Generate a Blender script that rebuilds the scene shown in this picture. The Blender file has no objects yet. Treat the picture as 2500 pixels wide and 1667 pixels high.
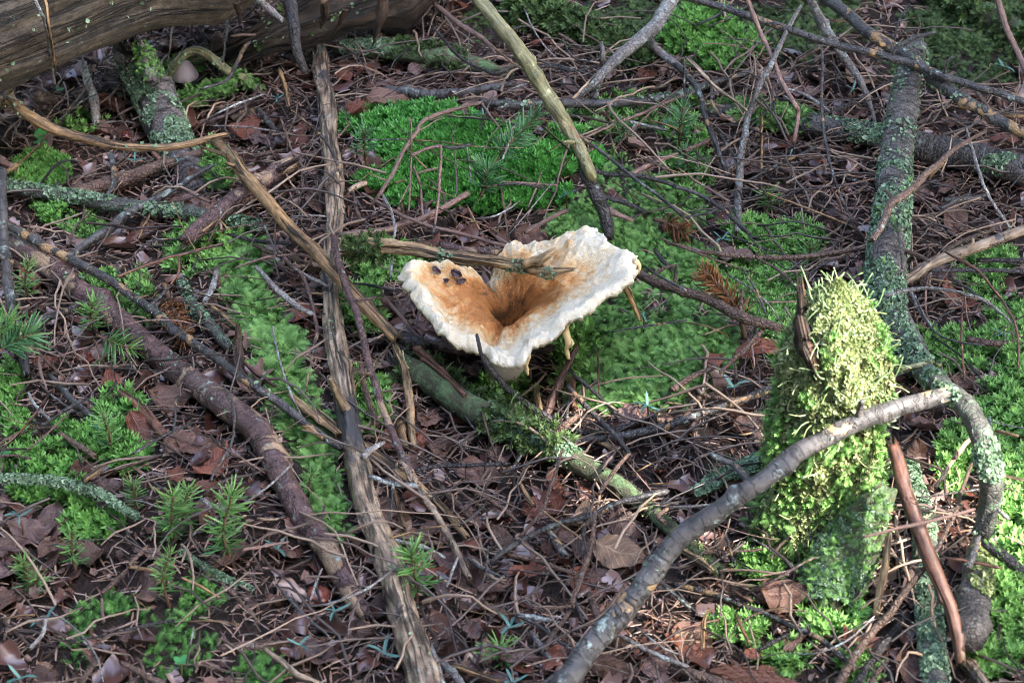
import bpy, math, random
import numpy as np
random.seed(7); RNG = np.random.default_rng(7)
scene = bpy.context.scene
COL = scene.collection
rad = math.radians

# ------------------------------------------------------------------ camera
PITCH = rad(35.0); DIST = 1.8
CAM = np.array([0.0, -DIST*math.cos(PITCH), DIST*math.sin(PITCH)])
cam_data = bpy.data.cameras.new('camera'); cam = bpy.data.objects.new('camera', cam_data)
COL.objects.link(cam); scene.camera = cam
cam.location = CAM; cam.rotation_euler = (math.pi/2 - PITCH, 0, 0)
cam_data.lens = 85; cam_data.sensor_width = 36
cam_data.clip_start = 0.05; cam_data.clip_end = 300
cam_data.dof.use_dof = True; cam_data.dof.focus_distance = 1.80; cam_data.dof.aperture_fstop = 16

# ------------------------------------------------------------------ light
SUN = np.array([0.62, -0.40, 0.78]); SUN /= np.linalg.norm(SUN)
sun_el = math.asin(SUN[2]); sun_az = math.atan2(SUN[0], SUN[1])
world = bpy.data.worlds.new('World'); scene.world = world; world.use_nodes = True
wn = world.node_tree.nodes; wl = world.node_tree.links
sky = wn.new('ShaderNodeTexSky'); sky.sky_type = 'NISHITA'; sky.sun_disc = False
sky.sun_elevation = sun_el; sky.sun_rotation = sun_az
sky.air_density = 1.0; sky.dust_density = 2.5; sky.ozone_density = 1.0
bg = wn['Background']; bg.inputs['Strength'].default_value = 0.15
wl.new(sky.outputs['Color'], bg.inputs['Color'])
sl = bpy.data.lights.new('sun', 'SUN'); sl.energy = 2.0; sl.angle = rad(0.5); sl.color = (1, .94, .84)
sun = bpy.data.objects.new('sun', sl); COL.objects.link(sun)
from mathutils import Vector
sun.rotation_euler = Vector(SUN).to_track_quat('Z', 'Y').to_euler()
sun.location = SUN*6
vs = scene.view_settings
vs.view_transform = 'Standard'; vs.look = 'None'; vs.gamma = 1; vs.use_curve_mapping = False
vs.exposure = 3.85
scene.render.engine = 'CYCLES'
scene.cycles.use_denoising = True; scene.cycles.denoising_prefilter = 'NONE'; scene.cycles.filter_width = 1.0
scene.cycles.max_bounces = 6; scene.cycles.diffuse_bounces = 3; scene.cycles.glossy_bounces = 2
scene.cycles.transparent_max_bounces = 4

# ------------------------------------------------------------------ noise and ground height
def _h(ix, iy, iz):
    n = (ix*374761393 + iy*668265263 + iz*2147483647 + 1013904223) & 0xffffffff
    n = ((n ^ (n >> 13))*1274126177) & 0xffffffff
    n = ((n ^ (n >> 16))*2246822519) & 0xffffffff
    return ((n ^ (n >> 15)) & 0xffff)/65535.0
def noise(p):                                    # value noise, p (n,3) -> -1..1
    p = np.asarray(p, float); i = np.floor(p).astype(np.int64); f = p - i; f = f*f*(3-2*f)
    r = 0
    for dx in (0, 1):
        wx = f[..., 0] if dx else 1-f[..., 0]
        for dy in (0, 1):
            wy = f[..., 1] if dy else 1-f[..., 1]
            for dz in (0, 1):
                wz = f[..., 2] if dz else 1-f[..., 2]
                r = r + wx*wy*wz*_h(i[..., 0]+dx, i[..., 1]+dy, i[..., 2]+dz)
    return r*2-1
def n2(x, y, s, k=0):
    x = np.asarray(x, float); y = np.asarray(y, float)
    return noise(np.stack([x/s+37.1*k, y/s+11.7*k, np.full_like(x, 3.3+k)], -1))
FPX = 85/36*2500
def ray(px, py):
    u = (np.asarray(px, float)-1250)/FPX; v = -(np.asarray(py, float)-833.5)/FPX
    fw = np.array([0, math.cos(PITCH), -math.sin(PITCH)]); up = np.array([0, math.sin(PITCH), math.cos(PITCH)])
    return np.array([1.0, 0, 0])*u[..., None] + up*v[..., None] + fw
def at_z(px, py, z):
    d = ray(px, py); t = (np.asarray(z)-CAM[2])/d[..., 2]
    return CAM + d*t[..., None]
def to_px(p):
    q = np.asarray(p)-CAM; s, c = math.sin(PITCH), math.cos(PITCH)
    dep = q[..., 1]*c - q[..., 2]*s; v = q[..., 1]*s + q[..., 2]*c
    return 1250+FPX*q[..., 0]/dep, 833.5-FPX*v/dep
# bumps: native pixel of the centre on the flat plane, radii in metres, height
BUMPS = [(1180, 430, .15, .10, .038), (1690, 880, .09, .07, .030), (680, 1000, .05, .14, .012), (2520, 1150, .09, .2, .03),
         (1750, 120, .22, .12, .035), (2420, 40, .25, .22, .06), (200, 1200, .13, .08, .016), (2060, 1300, .10, .10, .012),
         (1000, 40, .18, .14, .03), (1270, 940, .06, .06, -.012), (500, 330, .14, .12, -.012)]
_bc = [(at_z(np.array(b[0]), np.array(b[1]), 0.), b[2], b[3], b[4]) for b in BUMPS]
def H(x, y):
    x = np.asarray(x, float); y = np.asarray(y, float)
    z = .010*n2(x, y, .16, 1) + .0045*n2(x, y, .055, 2) + .0018*n2(x, y, .02, 3)
    for c, rx, ry, h in _bc:
        z = z + h*np.exp(-((x-c[0])/rx)**2-((y-c[1])/ry)**2)
    far = np.clip((np.hypot(x, y)-1.2)/6, 0, 1)
    return z + far*.5*n2(x, y, 3.0, 5)
def proj(px, py, h=0.0):                          # point h metres above the ground seen at native pixel px,py
    px = np.asarray(px, float); py = np.asarray(py, float); h = np.asarray(h, float)
    z = h + np.zeros_like(px)
    for _ in range(14):
        p = at_z(px, py, z); z = .4*z + .6*(H(p[..., 0], p[..., 1]) + h)
    return at_z(px, py, z)
# pixel systems in which things were measured: offset and scale to native pixels
REG = {'F': (0, 0, .9408), 'N': (0, 0, 1.0), 'M': (930, 500, 3.357)}
for _i in range(9):
    REG['R%d' % (_i+1)] = ((_i % 3)*825, (_i//3)*550, 2.766)
def nat(reg, pts):
    ox, oy, s = REG[reg]; a = np.asarray(pts, float)
    return ox+a[:, 0]/s, oy+a[:, 1]/s

# ------------------------------------------------------------------ mesh helpers
def tag(o, label=None, cat=None, group=None, kind=None):
    if label: o['label'] = label
    if cat: o['category'] = cat
    if group: o['group'] = group
    if kind: o['kind'] = kind
    return o
def mesh(name, V, T, mat, attrs=None, smooth=True):
    V = np.ascontiguousarray(V, np.float32); T = np.ascontiguousarray(T, np.int32)
    me = bpy.data.meshes.new(name); me.vertices.add(len(V)); me.vertices.foreach_set('co', V.ravel())
    k = T.shape[1]
    me.loops.add(T.size); me.loops.foreach_set('vertex_index', T.ravel())
    me.polygons.add(len(T)); me.polygons.foreach_set('loop_start', np.arange(0, T.size, k, dtype=np.int32))
    for an, av in (attrs or {}).items():
        av = np.ascontiguousarray(av, np.float32)
        if av.ndim == 1:
            at = me.attributes.new(an, 'FLOAT', 'POINT'); at.data.foreach_set('value', av)
        else:
            at = me.attributes.new(an, 'FLOAT_VECTOR', 'POINT'); at.data.foreach_set('vector', av.ravel())
    me.update(calc_edges=True); me.validate()
    me.polygons.foreach_set('use_smooth', np.full(len(me.polygons), smooth, dtype=bool))
    if mat: me.materials.append(mat)
    return me
def obj(name, me, parent=None, loc=None):
    o = bpy.data.objects.new(name, me); COL.objects.link(o)
    if parent is not None: o.parent = parent
    if loc is not None: o.location = loc
    return o
def empty(name, loc):
    o = bpy.data.objects.new(name, None); o.empty_display_size = .02; COL.objects.link(o); o.location = loc; return o
def norm(v): return v/np.maximum(np.linalg.norm(v, axis=-1, keepdims=True), 1e-9)
def join(parts):                                  # list of (V,T,attr dict)
    V, T, A, n = [], [], {}, 0
    for v, t, a in parts:
        V.append(v); T.append(t+n); n += len(v)
        for k in a: A.setdefault(k, []).append(a[k])
    return np.concatenate(V), np.concatenate(T), {k: np.concatenate(x) for k, x in A.items()}
def batch(tv, tf, pos, nrm, size, spin=None, rng=RNG, lean=0.0, heading=None):
    """copies of a template, z along nrm; heading = direction its x should point"""
    n = len(pos); N = norm(np.asarray(nrm, float) + lean*rng.normal(size=(n, 3)))
    ref = rng.normal(size=(n, 3)) if heading is None else heading + .15*rng.normal(size=(n, 3))
    X = norm(ref - (ref*N).sum(1, keepdims=True)*N); Y = np.cross(N, X)
    size = np.asarray(size, float)
    if size.ndim == 1: size = np.repeat(size[:, None], 3, 1)
    q = tv[None]*size[:, None, :]
    V = pos[:, None, :] + q[..., :1]*X[:, None] + q[..., 1:2]*Y[:, None] + q[..., 2:]*N[:, None]
    T = tf[None] + (np.arange(n)*len(tv))[:, None, None]
    r = np.repeat(rng.random(n), len(tv))
    tip = np.tile(np.maximum(tv[:, 2], tv[:, 0]*1.15), n)
    return V.reshape(-1, 3), T.reshape(-1, 3), {'rnd': r, 'tip': tip}

# ------------------------------------------------------------------ small templates
def t_frond(rng, n=13):
    V, T = [], []
    def st(s): return np.array([.75*s, .06*math.sin(3*s), .62*s-.42*s*s])
    for k in range(n):
        s = .08+.9*k/n; p = st(s); q = st(min(s+.055, 1))
        L = .34*(1-s)**.55*(.8+.4*rng.random())+.05
        for sg in (-1, 1):
            tip = p+np.array([.55*L, sg*L*.85, .10*L-.2*L*rng.random()])
            b = len(V); V += [p, q, tip]; T.append((b, b+1, b+2) if sg < 0 else (b, b+2, b+1))
    b = len(V)
    for s in (0, .4, 1):
        p = st(s); V += [p+[0, .018, .01], p-[0, .018, -.01]]
    T += [(b, b+1, b+2), (b+1, b+3, b+2), (b+2, b+3, b+4), (b+3, b+5, b+4)]
    return np.array(V), np.array(T)
def t_star(rng, tiers=3, k=6):
    V, T = [], []
    for t in range(tiers):
        z = .25+.3*t; R = .55-.1*t
        for j in range(k):
            a = 2*math.pi*(j+.5*t)/k+rng.random()*.4
            d = np.array([math.cos(a), math.sin(a), 0]); e = np.array([-d[1], d[0], 0])
            b = len(V); m = d*R*.5+np.array([0, 0, z+.16])
            V += [np.array([0, 0, z]), m+e*.11, d*R+np.array([0, 0, z+.22+.25*(t == tiers-1)]), m-e*.11]
            T += [(b, b+1, b+2), (b, b+2, b+3)]
    return np.array(V), np.array(T)
def t_squam(rng, k=6):
    V = [np.array([0, 0, .05])]; T = []
    for j in range(k):
        a = 2*math.pi*j/k; R = .6+.5*rng.random()
        V.append(np.array([R*math.cos(a), R*math.sin(a), .15+.55*rng.random()]))
        T.append((0, 1+j, 1+(j+1) % k))
    return np.array(V), np.array(T)
def t_podet(rng, bend=.5):
    V, T = [], []; m, k = 5, 5
    for i in range(m):
        s = i/(m-1); c = np.array([bend*s*s*.5, .1*math.sin(4*s), s]); r = .045*(1-.5*s) if i < m-1 else .04
        for j in range(k):
            a = 2*math.pi*j/k; V.append(c+r*np.array([math.cos(a), math.sin(a), 0]))
        if i:
            for j in range(k):
                a, b = (i-1)*k+j, (i-1)*k+(j+1) % k; T += [(a, b, b+k), (a, b+k, a+k)]
    b = len(V); V.append(np.array([bend*.5, 0, .97])); T += [(b-k+j, b-k+(j+1) % k, b) for j in range(k)]
    return np.array(V), np.array(T)
def t_needle(bend=.1, w=.045):
    V, T = [], []
    for i, s in enumerate((-.5, 0, .5)):
        ww = w*(1 if i == 1 else .55); z = bend*(.25-s*s)
        V += [(s, -ww, z), (s, 0, z+w*.9), (s, ww, z)]
        if i:
            b = (i-1)*3
            for j in (0, 1): T += [(b+j, b+j+3, b+j+4), (b+j, b+j+4, b+j+1)]
    return np.array(V), np.array(T)
FROND = [t_frond(RNG) for _ in range(4)]; STAR = [t_star(RNG) for _ in range(3)]
SQUAM = [t_squam(RNG) for _ in range(5)]; PODET = [t_podet(RNG, b) for b in (.2, .8, 1.6, -.6)]
NEEDLE = [t_needle(b) for b in (0, .15, .35)]
def scatter(tmpl, pos, nrm, size, **kw):
    n = len(pos); pick = RNG.integers(0, len(tmpl), n); out = []
    hd = kw.pop('heading', None)
    for i, (v, f) in enumerate(tmpl):
        m = pick == i
        if m.any(): out.append(batch(v, f, pos[m], nrm[m], size[m], heading=None if hd is None else hd[m], **kw))
    return join(out)
# ------------------------------------------------------------------ materials
class NT:
    def __init__(s, name):
        s.m = bpy.data.materials.new(name); s.m.use_nodes = True; s.t = s.m.node_tree
        s.b = s.t.nodes['Principled BSDF']; s.out = s.t.nodes['Material Output']
    def n(s, typ, **kw):
        nd = s.t.nodes.new(typ)
        for k, v in kw.items():
            if k.startswith('i_'): nd.inputs[k[2:].replace('_', ' ')].default_value = v
            else: setattr(nd, k, v)
        return nd
    def l(s, a, b): s.t.links.new(a, b)
    def attr(s, name): return s.n('ShaderNodeAttribute', attribute_name=name)
    def noise(s, vec, scale, detail=4, rough=.6, dist=0):
        nd = s.n('ShaderNodeTexNoise', i_Scale=scale, i_Detail=detail, i_Roughness=rough, i_Distortion=dist)
        if vec: s.l(vec, nd.inputs['Vector'])
        return nd.outputs['Fac']
    def ramp(s, fac, stops, interp='LINEAR'):
        nd = s.n('ShaderNodeValToRGB'); cr = nd.color_ramp; cr.interpolation = interp
        while len(cr.elements) < len(stops): cr.elements.new(.5)
        for e, (p, c) in zip(cr.elements, stops):
            e.position = p; e.color = (c, c, c, 1) if isinstance(c, (int, float)) else (*c, 1)
        s.l(fac, nd.inputs[0]); return nd.outputs['Color']
    def mix(s, fac, a, b, mode='MIX'):
        nd = s.n('ShaderNodeMix', data_type='RGBA', blend_type=mode)
        for sock, v in ((nd.inputs[0], fac), (nd.inputs[6], a), (nd.inputs[7], b)):
            if isinstance(v, (int, float)): sock.default_value = v
            elif isinstance(v, tuple): sock.default_value = (*v, 1)
            else: s.l(v, sock)
        return nd.outputs[2]
    def math(s, op, a, b=0.0):
        nd = s.n('ShaderNodeMath', operation=op)
        for sock, v in zip(nd.inputs, (a, b)):
            if isinstance(v, (int, float)): sock.default_value = v
            else: s.l(v, sock)
        return nd.outputs[0]
    def bump(s, h, strength=.5, dist=.001):
        nd = s.n('ShaderNodeBump', i_Strength=strength, i_Distance=dist); s.l(h, nd.inputs['Height'])
        s.l(nd.outputs[0], s.b.inputs['Normal']); return nd
    def done(s, col, rough=.7, spec=.35):
        if isinstance(col, tuple): s.b.inputs['Base Color'].default_value = (*col, 1)
        else: s.l(col, s.b.inputs['Base Color'])
        if isinstance(rough, (int, float)): s.b.inputs['Roughness'].default_value = rough
        else: s.l(rough, s.b.inputs['Roughness'])
        s.b.inputs['Specular IOR Level'].default_value = spec
        return s.m
def stick_vec(t, stretch):                         # straightened stick space, each object shifted
    a = t.attr('gr').outputs['Vector']
    oi = t.n('ShaderNodeObjectInfo').outputs['Random']
    off = t.math('MULTIPLY', oi, 37.0)
    cx = t.n('ShaderNodeCombineXYZ'); [t.l(off, cx.inputs[i]) for i in range(3)]
    ad = t.n('ShaderNodeVectorMath', operation='ADD'); t.l(a, ad.inputs[0]); t.l(cx.outputs[0], ad.inputs[1])
    mp = t.n('ShaderNodeVectorMath', operation='MULTIPLY'); t.l(ad.outputs[0], mp.inputs[0]); mp.inputs[1].default_value = (1, 1, stretch)
    return ad.outputs[0], mp.outputs[0], oi
def stick_mat(name, c1, c2, peel=None, peel_amt=0., lich=(.27, .33, .30), lich_amt=0., grain=0., rings=0., rough=.52, peel_scale=28, bump=.7, crack=.0):
    t = NT(name); v, g, oi = stick_vec(t, .12)
    vr = t.n('ShaderNodeVectorMath', operation='MULTIPLY'); t.l(v, vr.inputs[0]); vr.inputs[1].default_value = (.35, .35, 1.6)
    f1 = t.noise(v, 90, 6, .7); f2 = t.noise(g, 420, 5, .65); f3 = t.noise(v, 600, 4, .7)
    col = t.mix(t.ramp(f1, [(.36, 0.), (.62, 1.)]), c1, c2)
    # fibres along the wood
    fib = t.ramp(f2, [(.34, .22), (.47, .80), (.66, 1.5)])
    f4 = t.noise(g, 120, 6, .7, .4); fib = t.mix(.75, fib, t.ramp(f4, [(.36, .25), (.46, .9), (.7, 1.35)]), 'MULTIPLY')
    col = t.mix(grain, col, fib, 'MULTIPLY')
    hgt = t.mix(.5 if grain > .3 else .25, f3, f2)
    if grain >= .9:                                   # splits along the grain
        gl = t.n('ShaderNodeVectorMath', operation='MULTIPLY'); t.l(g, gl.inputs[0]); gl.inputs[1].default_value = (1, 1, .55)
        ln_ = t.ramp(t.noise(gl.outputs[0], 75, 4, .55, .2), [(.455, 1.), (.485, .10), (.50, .10), (.525, 1.)]); col = t.mix(.9, col, ln_, 'MULTIPLY'); hgt = t.mix(.5, hgt, ln_)
    if rings:
        rg = t.noise(vr.outputs[0], 200, 4, .6, .4)
        rf = t.ramp(rg, [(.40, .22), (.47, 1.)]); col = t.mix(rings, col, rf, 'MULTIPLY'); hgt = t.mix(.45, hgt, rf)
    if crack:
        cr = t.n('ShaderNodeTexVoronoi', feature='DISTANCE_TO_EDGE', i_Scale=260.); t.l(v, cr.inputs['Vector'])
        cf = t.ramp(cr.outputs['Distance'], [(.02, .25), (.12, 1.)]); col = t.mix(crack, col, cf, 'MULTIPLY'); hgt = t.mix(.4, hgt, cf)
    if peel and peel_amt:
        pn = t.noise(v, peel_scale, 5, .62, .6); th = .72-.42*peel_amt
        pm = t.ramp(pn, [(th, 0.), (th+.045, 1.)])
        pc = t.mix(t.ramp(f2, [(.3, 0.), (.7, 1.)]), tuple(x*.55 for x in peel), tuple(x*1.15 for x in peel))
        col = t.mix(pm, col, pc); inv = t.ramp(pn, [(th-.03, 1.), (th+.01, 0.)]); hgt = t.mix(.55, hgt, inv)
    if lich_amt:
        ln = t.noise(v, 75, 6, .72, .3); th = .70-.36*lich_amt
        lm = t.math('MULTIPLY', t.ramp(ln, [(th, 0.), (th+.07, 1.)]), t.ramp(f3, [(.36, .25), (.56, 1.)]))
        lc = t.mix(t.noise(v, 300, 3), tuple(x*.6 for x in lich), tuple(min(1, x*1.35) for x in lich))
        col = t.mix(lm, col, lc)
    hv = t.n('ShaderNodeHueSaturation'); t.l(col, hv.inputs['Color'])
    t.l(t.math('ADD', t.math('MULTIPLY', oi, .6), .72), hv.inputs['Value'])
    t.bump(hgt, min(1.6, bump*1.4), .0026)
    return t.done(hv.outputs[0], t.ramp(f1, [(.3, rough-.16), (.7, min(1, rough+.14))])  , .5)
TAN = (.40, .235, .10)
MS = dict(
    dark=stick_mat('dark_bark', (.020, .019, .021), (.075, .066, .063), (.33, .20, .095), .34, lich_amt=.3, crack=.25, rings=.4, peel_scale=46),
    black=stick_mat('wet_black_bark', (.016, .014, .015), (.05, .042, .043), lich_amt=.2, rough=.42, crack=.4),
    gdark=stick_mat('grey_dark_bark', (.030, .029, .030), (.088, .078, .074), (.36, .23, .11), .24, lich_amt=.36, rings=.7, peel_scale=42),
    tan=stick_mat('bare_tan_wood', (.30, .18, .08), (.17, .10, .05), grain=.95, lich_amt=.12),
    olive=stick_mat('green_stained_wood', (.15, .145, .07), (.21, .19, .095), (.16, .065, .038), .26, grain=.75, lich=(.36, .37, .22), lich_amt=.35, peel_scale=10),
    pale=stick_mat('pale_weathered_wood', (.34, .255, .175), (.18, .12, .08), (.055, .05, .05), .34, grain=1., lich_amt=.2, peel_scale=16),
    splint=stick_mat('splintered_wood', (.37, .25, .13), (.21, .13, .065), grain=1., bump=1.),
    grey=stick_mat('grey_twig_bark', (.13, .115, .11), (.24, .21, .195), lich_amt=.5, lich=(.34, .38, .37), crack=.25),
    red=stick_mat('reddish_wood', (.17, .075, .045), (.095, .042, .028), (.30, .20, .11), .22, grain=.95),
    pink=stick_mat('pinkish_twig', (.23, .135, .105), (.14, .085, .075), grain=.35, lich_amt=.2),
    purple=stick_mat('purple_brown_bark', (.048, .025, .026), (.11, .062, .055), (.25, .17, .105), .42, rings=.55, crack=.4, peel_scale=30, lich_amt=.3),
    brown=stick_mat('brown_bark', (.085, .05, .038), (.15, .092, .066), lich_amt=.22, crack=.3),
    rot=stick_mat('rotten_brown_wood', (.085, .042, .021), (.036, .019, .011), grain=1., bump=1.3, rough=.8),
    rotshade=stick_mat('shade_darkened_rotten_wood', (.045, .025, .014), (.016, .010, .007), grain=1., bump=1.3, rough=.8),  # rotten wood copy with the log's shade put into its colour
    log=stick_mat('old_log_wood', (.07, .054, .037), (.032, .023, .015), grain=1., bump=1.6, lich=(.16, .20, .16), lich_amt=.25, rough=.75),
    ring=stick_mat('ringed_grey_bark', (.075, .066, .062), (.135, .115, .107), rings=.85, crack=.25, lich=(.27, .31, .29), lich_amt=.3),
    lich=stick_mat('lichen_crusted_bark', (.042, .042, .038), (.095, .092, .078), lich=(.15, .22, .145), lich_amt=.5, crack=.1),
    mossy=stick_mat('moss_stained_bark', (.038, .045, .022), (.085, .085, .042), lich=(.11, .19, .08), lich_amt=.6, rough=.8),
)
def leafy(name, lo, mid, hi, tipcol=None, trans=.25, rough=.55, spec=.3):
    t = NT(name); r = t.attr('rnd').outputs['Fac']
    col = t.ramp(r, [(0, lo), (.5, mid), (.85, hi), (1, tuple(.5*h+.35*sum(hi)/3 for h in hi) if name == 'dead_needles' else hi)])
    if tipcol: col = t.mix(t.ramp(t.attr('tip').outputs['Fac'], [(.25, 0.), (.9, .75)]), col, tipcol)
    t.done(col, rough, spec)
    tr = t.n('ShaderNodeBsdfTranslucent'); t.l(col, tr.inputs['Color'])
    mx = t.n('ShaderNodeMixShader', i_Fac=trans); t.l(t.b.outputs[0], mx.inputs[1]); t.l(tr.outputs[0], mx.inputs[2])
    t.l(mx.outputs[0], t.out.inputs['Surface']); return t.m
ML = dict(
    star=leafy('cushion_moss', (.006, .042, .007), (.018, .11, .015), (.05, .20, .035), (.12, .38, .07), .25, .34, .5),
    feather=leafy('feather_moss', (.014, .055, .010), (.05, .15, .03), (.14, .28, .07), (.27, .50, .14)),
    bright=leafy('bright_moss', (.012, .055, .010), (.04, .14, .022), (.10, .25, .05), (.20, .42, .10)),
    dull=leafy('dull_moss', (.018, .04, .012), (.04, .075, .022), (.085, .13, .042), (.10, .16, .055)),
    squam=leafy('blue_green_lichen', (.075, .13, .075), (.14, .22, .13), (.26, .36, .23), None, .12, .7),
    stump=leafy('yellow_green_lichen', (.07, .105, .032), (.19, .245, .085), (.40, .43, .215), None, .15, .6),
    podet=leafy('pale_lichen_stalk', (.13, .22, .09), (.21, .30, .14), (.32, .38, .21), None, .1, .7),
    needle=leafy('dead_needles', (.032, .017, .012), (.115, .058, .040), (.33, .205, .145), None, .05, .34, .6),
    orange=leafy('dead_orange_needles', (.09, .038, .017), (.17, .072, .03), (.25, .12, .05), None, .15, .55),
    fir=leafy('seedling_needles', (.03, .12, .035), (.07, .20, .05), (.15, .30, .08), (.17, .33, .09), .25, .35, .5),
    firdark=leafy('sprig_needles', (.03, .12, .045), (.07, .19, .075), (.14, .28, .11), None, .2, .4, .5),
    blue=leafy('blue_green_leaf', (.05, .13, .115), (.08, .19, .165), (.13, .26, .225), None, .25, .4, .4),
    shade_canopy=leafy('shade_spruce_foliage', (.02, .05, .015), (.03, .075, .02), (.05, .10, .03), None, .15),
    clover=leafy('round_leaf', (.05, .24, .07), (.08, .30, .09), (.12, .36, .12), None, .3, .4),
    frag=leafy('leaf_fragments', (.045, .017, .012), (.115, .052, .040), (.21, .13, .11), None, .12, .28, .7),
    scrap=leafy('leaf_scraps', (.03, .015, .012), (.10, .05, .04), (.24, .15, .12), None, .1, .34, .6),
)
def simple_stem(name, col, rough=.6):
    return NT(name).done(col, rough)
M_STEMG = simple_stem('green_stem', (.16, .20, .06)); M_STEMB = simple_stem('brown_stem', (.11, .06, .035))
# ground
t = NT('forest_soil'); gp = t.n('ShaderNodeNewGeometry').outputs['Position']
f = t.noise(gp, 35, 6, .7); g2 = t.noise(gp, 260, 5, .75); g3 = t.noise(gp, 900, 3, .7)
c = t.mix(t.ramp(f, [(.35, 0.), (.65, 1.)]), (.012, .008, .006), (.024, .014, .011))
c = t.mix(t.ramp(g2, [(.4, 0.), (.62, 1.)]), c, (.045, .026, .019)); c = t.mix(t.ramp(g3, [(.52, 0.), (.7, .8)]), c, (.012, .009, .008))
t.bump(t.mix(.5, g2, g3), 1., .004); M_SOIL = t.done(c, .7, .35)
# dead leaf, lf = (along, across, length)
def leaf_mat(name, a, b, vein, rough=.38):
    t = NT(name); lf = t.attr('lf').outputs['Vector']; oi = t.n('ShaderNodeObjectInfo').outputs['Random']
    sp = t.n('ShaderNodeSeparateXYZ'); t.l(lf, sp.inputs[0])
    gpo = t.n('ShaderNodeTexCoord').outputs['Object']
    f = t.noise(gpo, 60, 5, .65); s = t.noise(gpo, 420, 4, .7)
    col = t.mix(t.ramp(f, [(.35, 0.), (.65, 1.)]), a, b)
    col = t.mix(t.ramp(s, [(.55, 0.), (.75, .55)]), col, (.03, .016, .014))
    ay = t.math('ABSOLUTE', sp.outputs[1])
    ph = t.math('SUBTRACT', t.math('MULTIPLY', sp.outputs[0], 9.0), t.math('MULTIPLY', ay, 2.6))
    w = t.math('ABSOLUTE', t.math('SUBTRACT', t.math('FRACT', ph), .5))
    side = t.ramp(w, [(0, 1.), (.07, .7), (.12, 0.)]); mid = t.ramp(ay, [(.03, 1.), (.075, 0.)])
    vm = t.mix(1., side, mid, 'LIGHTEN')
    col = t.mix(t.math('MULTIPLY', vm, .6), col, vein)
    hv = t.n('ShaderNodeHueSaturation'); t.l(col, hv.inputs['Color']); t.l(t.math('ADD', t.math('MULTIPLY', oi, .75), .62), hv.inputs['Value'])
    t.bump(t.mix(.35, vm, s), .6, .0012)
    t.done(hv.outputs[0], t.ramp(s, [(.3, rough-.14), (.7, rough+.16)]), .5)
    tr = t.n('ShaderNodeBsdfTranslucent'); t.l(hv.outputs[0], tr.inputs['Color'])
    mx = t.n('ShaderNodeMixShader', i_Fac=.18); t.l(t.b.outputs[0], mx.inputs[1]); t.l(tr.outputs[0], mx.inputs[2])
    t.l(mx.outputs[0], t.out.inputs['Surface']); return t.m
MLEAF = dict(brown=leaf_mat('dead_leaf_brown', (.095, .046, .033), (.16, .085, .062), (.25, .15, .11)),
             red=leaf_mat('dead_leaf_red', (.12, .036, .022), (.19, .066, .038), (.24, .10, .07), .36),
             mauve=leaf_mat('dead_leaf_mauve', (.098, .055, .048), (.165, .10, .088), (.24, .155, .135), .38),
             pale=leaf_mat('dead_leaf_pale', (.23, .145, .095), (.15, .088, .055), (.40, .27, .17), .5))
# ------------------------------------------------------------------ setting
def axis_coords(lo, hi, step, far):
    core = np.arange(lo, hi+1e-6, step); out = np.geomspace(step*2, far, 34)
    return np.concatenate([lo-out[::-1], core, hi+out])
gx = axis_coords(-.8, .8, .0085, 60); gy = axis_coords(-.6, .9, .0085, 60)
GX, GY = np.meshgrid(gx, gy); nxg, nyg = len(gx), len(gy)
gv = np.stack([GX.ravel(), GY.ravel(), H(GX.ravel(), GY.ravel())], 1)
ii = (np.arange(nyg-1)[:, None]*nxg + np.arange(nxg-1)[None]).ravel()
gt = np.stack([ii, ii+1, ii+1+nxg, ii+nxg], 1)
tag(obj('ground', mesh('ground', gv, gt, M_SOIL)), 'dark forest soil under needles and leaves', kind='structure')

# ------------------------------------------------------------------ tubes
def resample(P, R, step):
    P = np.asarray(P, float); R = np.asarray(R, float); n = len(P)
    if n > 2:
        Q = np.vstack([2*P[0]-P[1], P, 2*P[-1]-P[-2]]); RR = np.concatenate([[R[0]], R, [R[-1]]])
        pts, rr = [], []
        for i in range(n-1):
            p0, p1, p2, p3 = Q[i:i+4]; m = 8
            for k in range(m):
                u = k/m
                pts.append(.5*((2*p1)+(p2-p0)*u+(2*p0-5*p1+4*p2-p3)*u*u+(3*p1-p0-3*p2+p3)*u**3)); rr.append(RR[i+1]*(1-u)+RR[i+2]*u)
        pts.append(P[-1]); rr.append(R[-1]); P = np.array(pts); R = np.array(rr)
    s = np.concatenate([[0], np.cumsum(np.linalg.norm(np.diff(P, axis=0), axis=1))])
    m = max(3, int(s[-1]/step)+1); t = np.linspace(0, s[-1], m)
    return np.stack([np.interp(t, s, P[:, k]) for k in range(3)], 1), np.interp(t, s, R), t
def frames(P):
    T = norm(np.gradient(P, axis=0)); up = np.array([0, 0, 1.0])
    if abs(T[0] @ up) > .9: up = np.array([1.0, 0, 0])
    N = np.zeros_like(P); n = up
    for i in range(len(P)):
        n = n - (n @ T[i])*T[i]; n /= max(np.linalg.norm(n), 1e-9); N[i] = n
    return T, N, np.cross(T, N)
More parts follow.
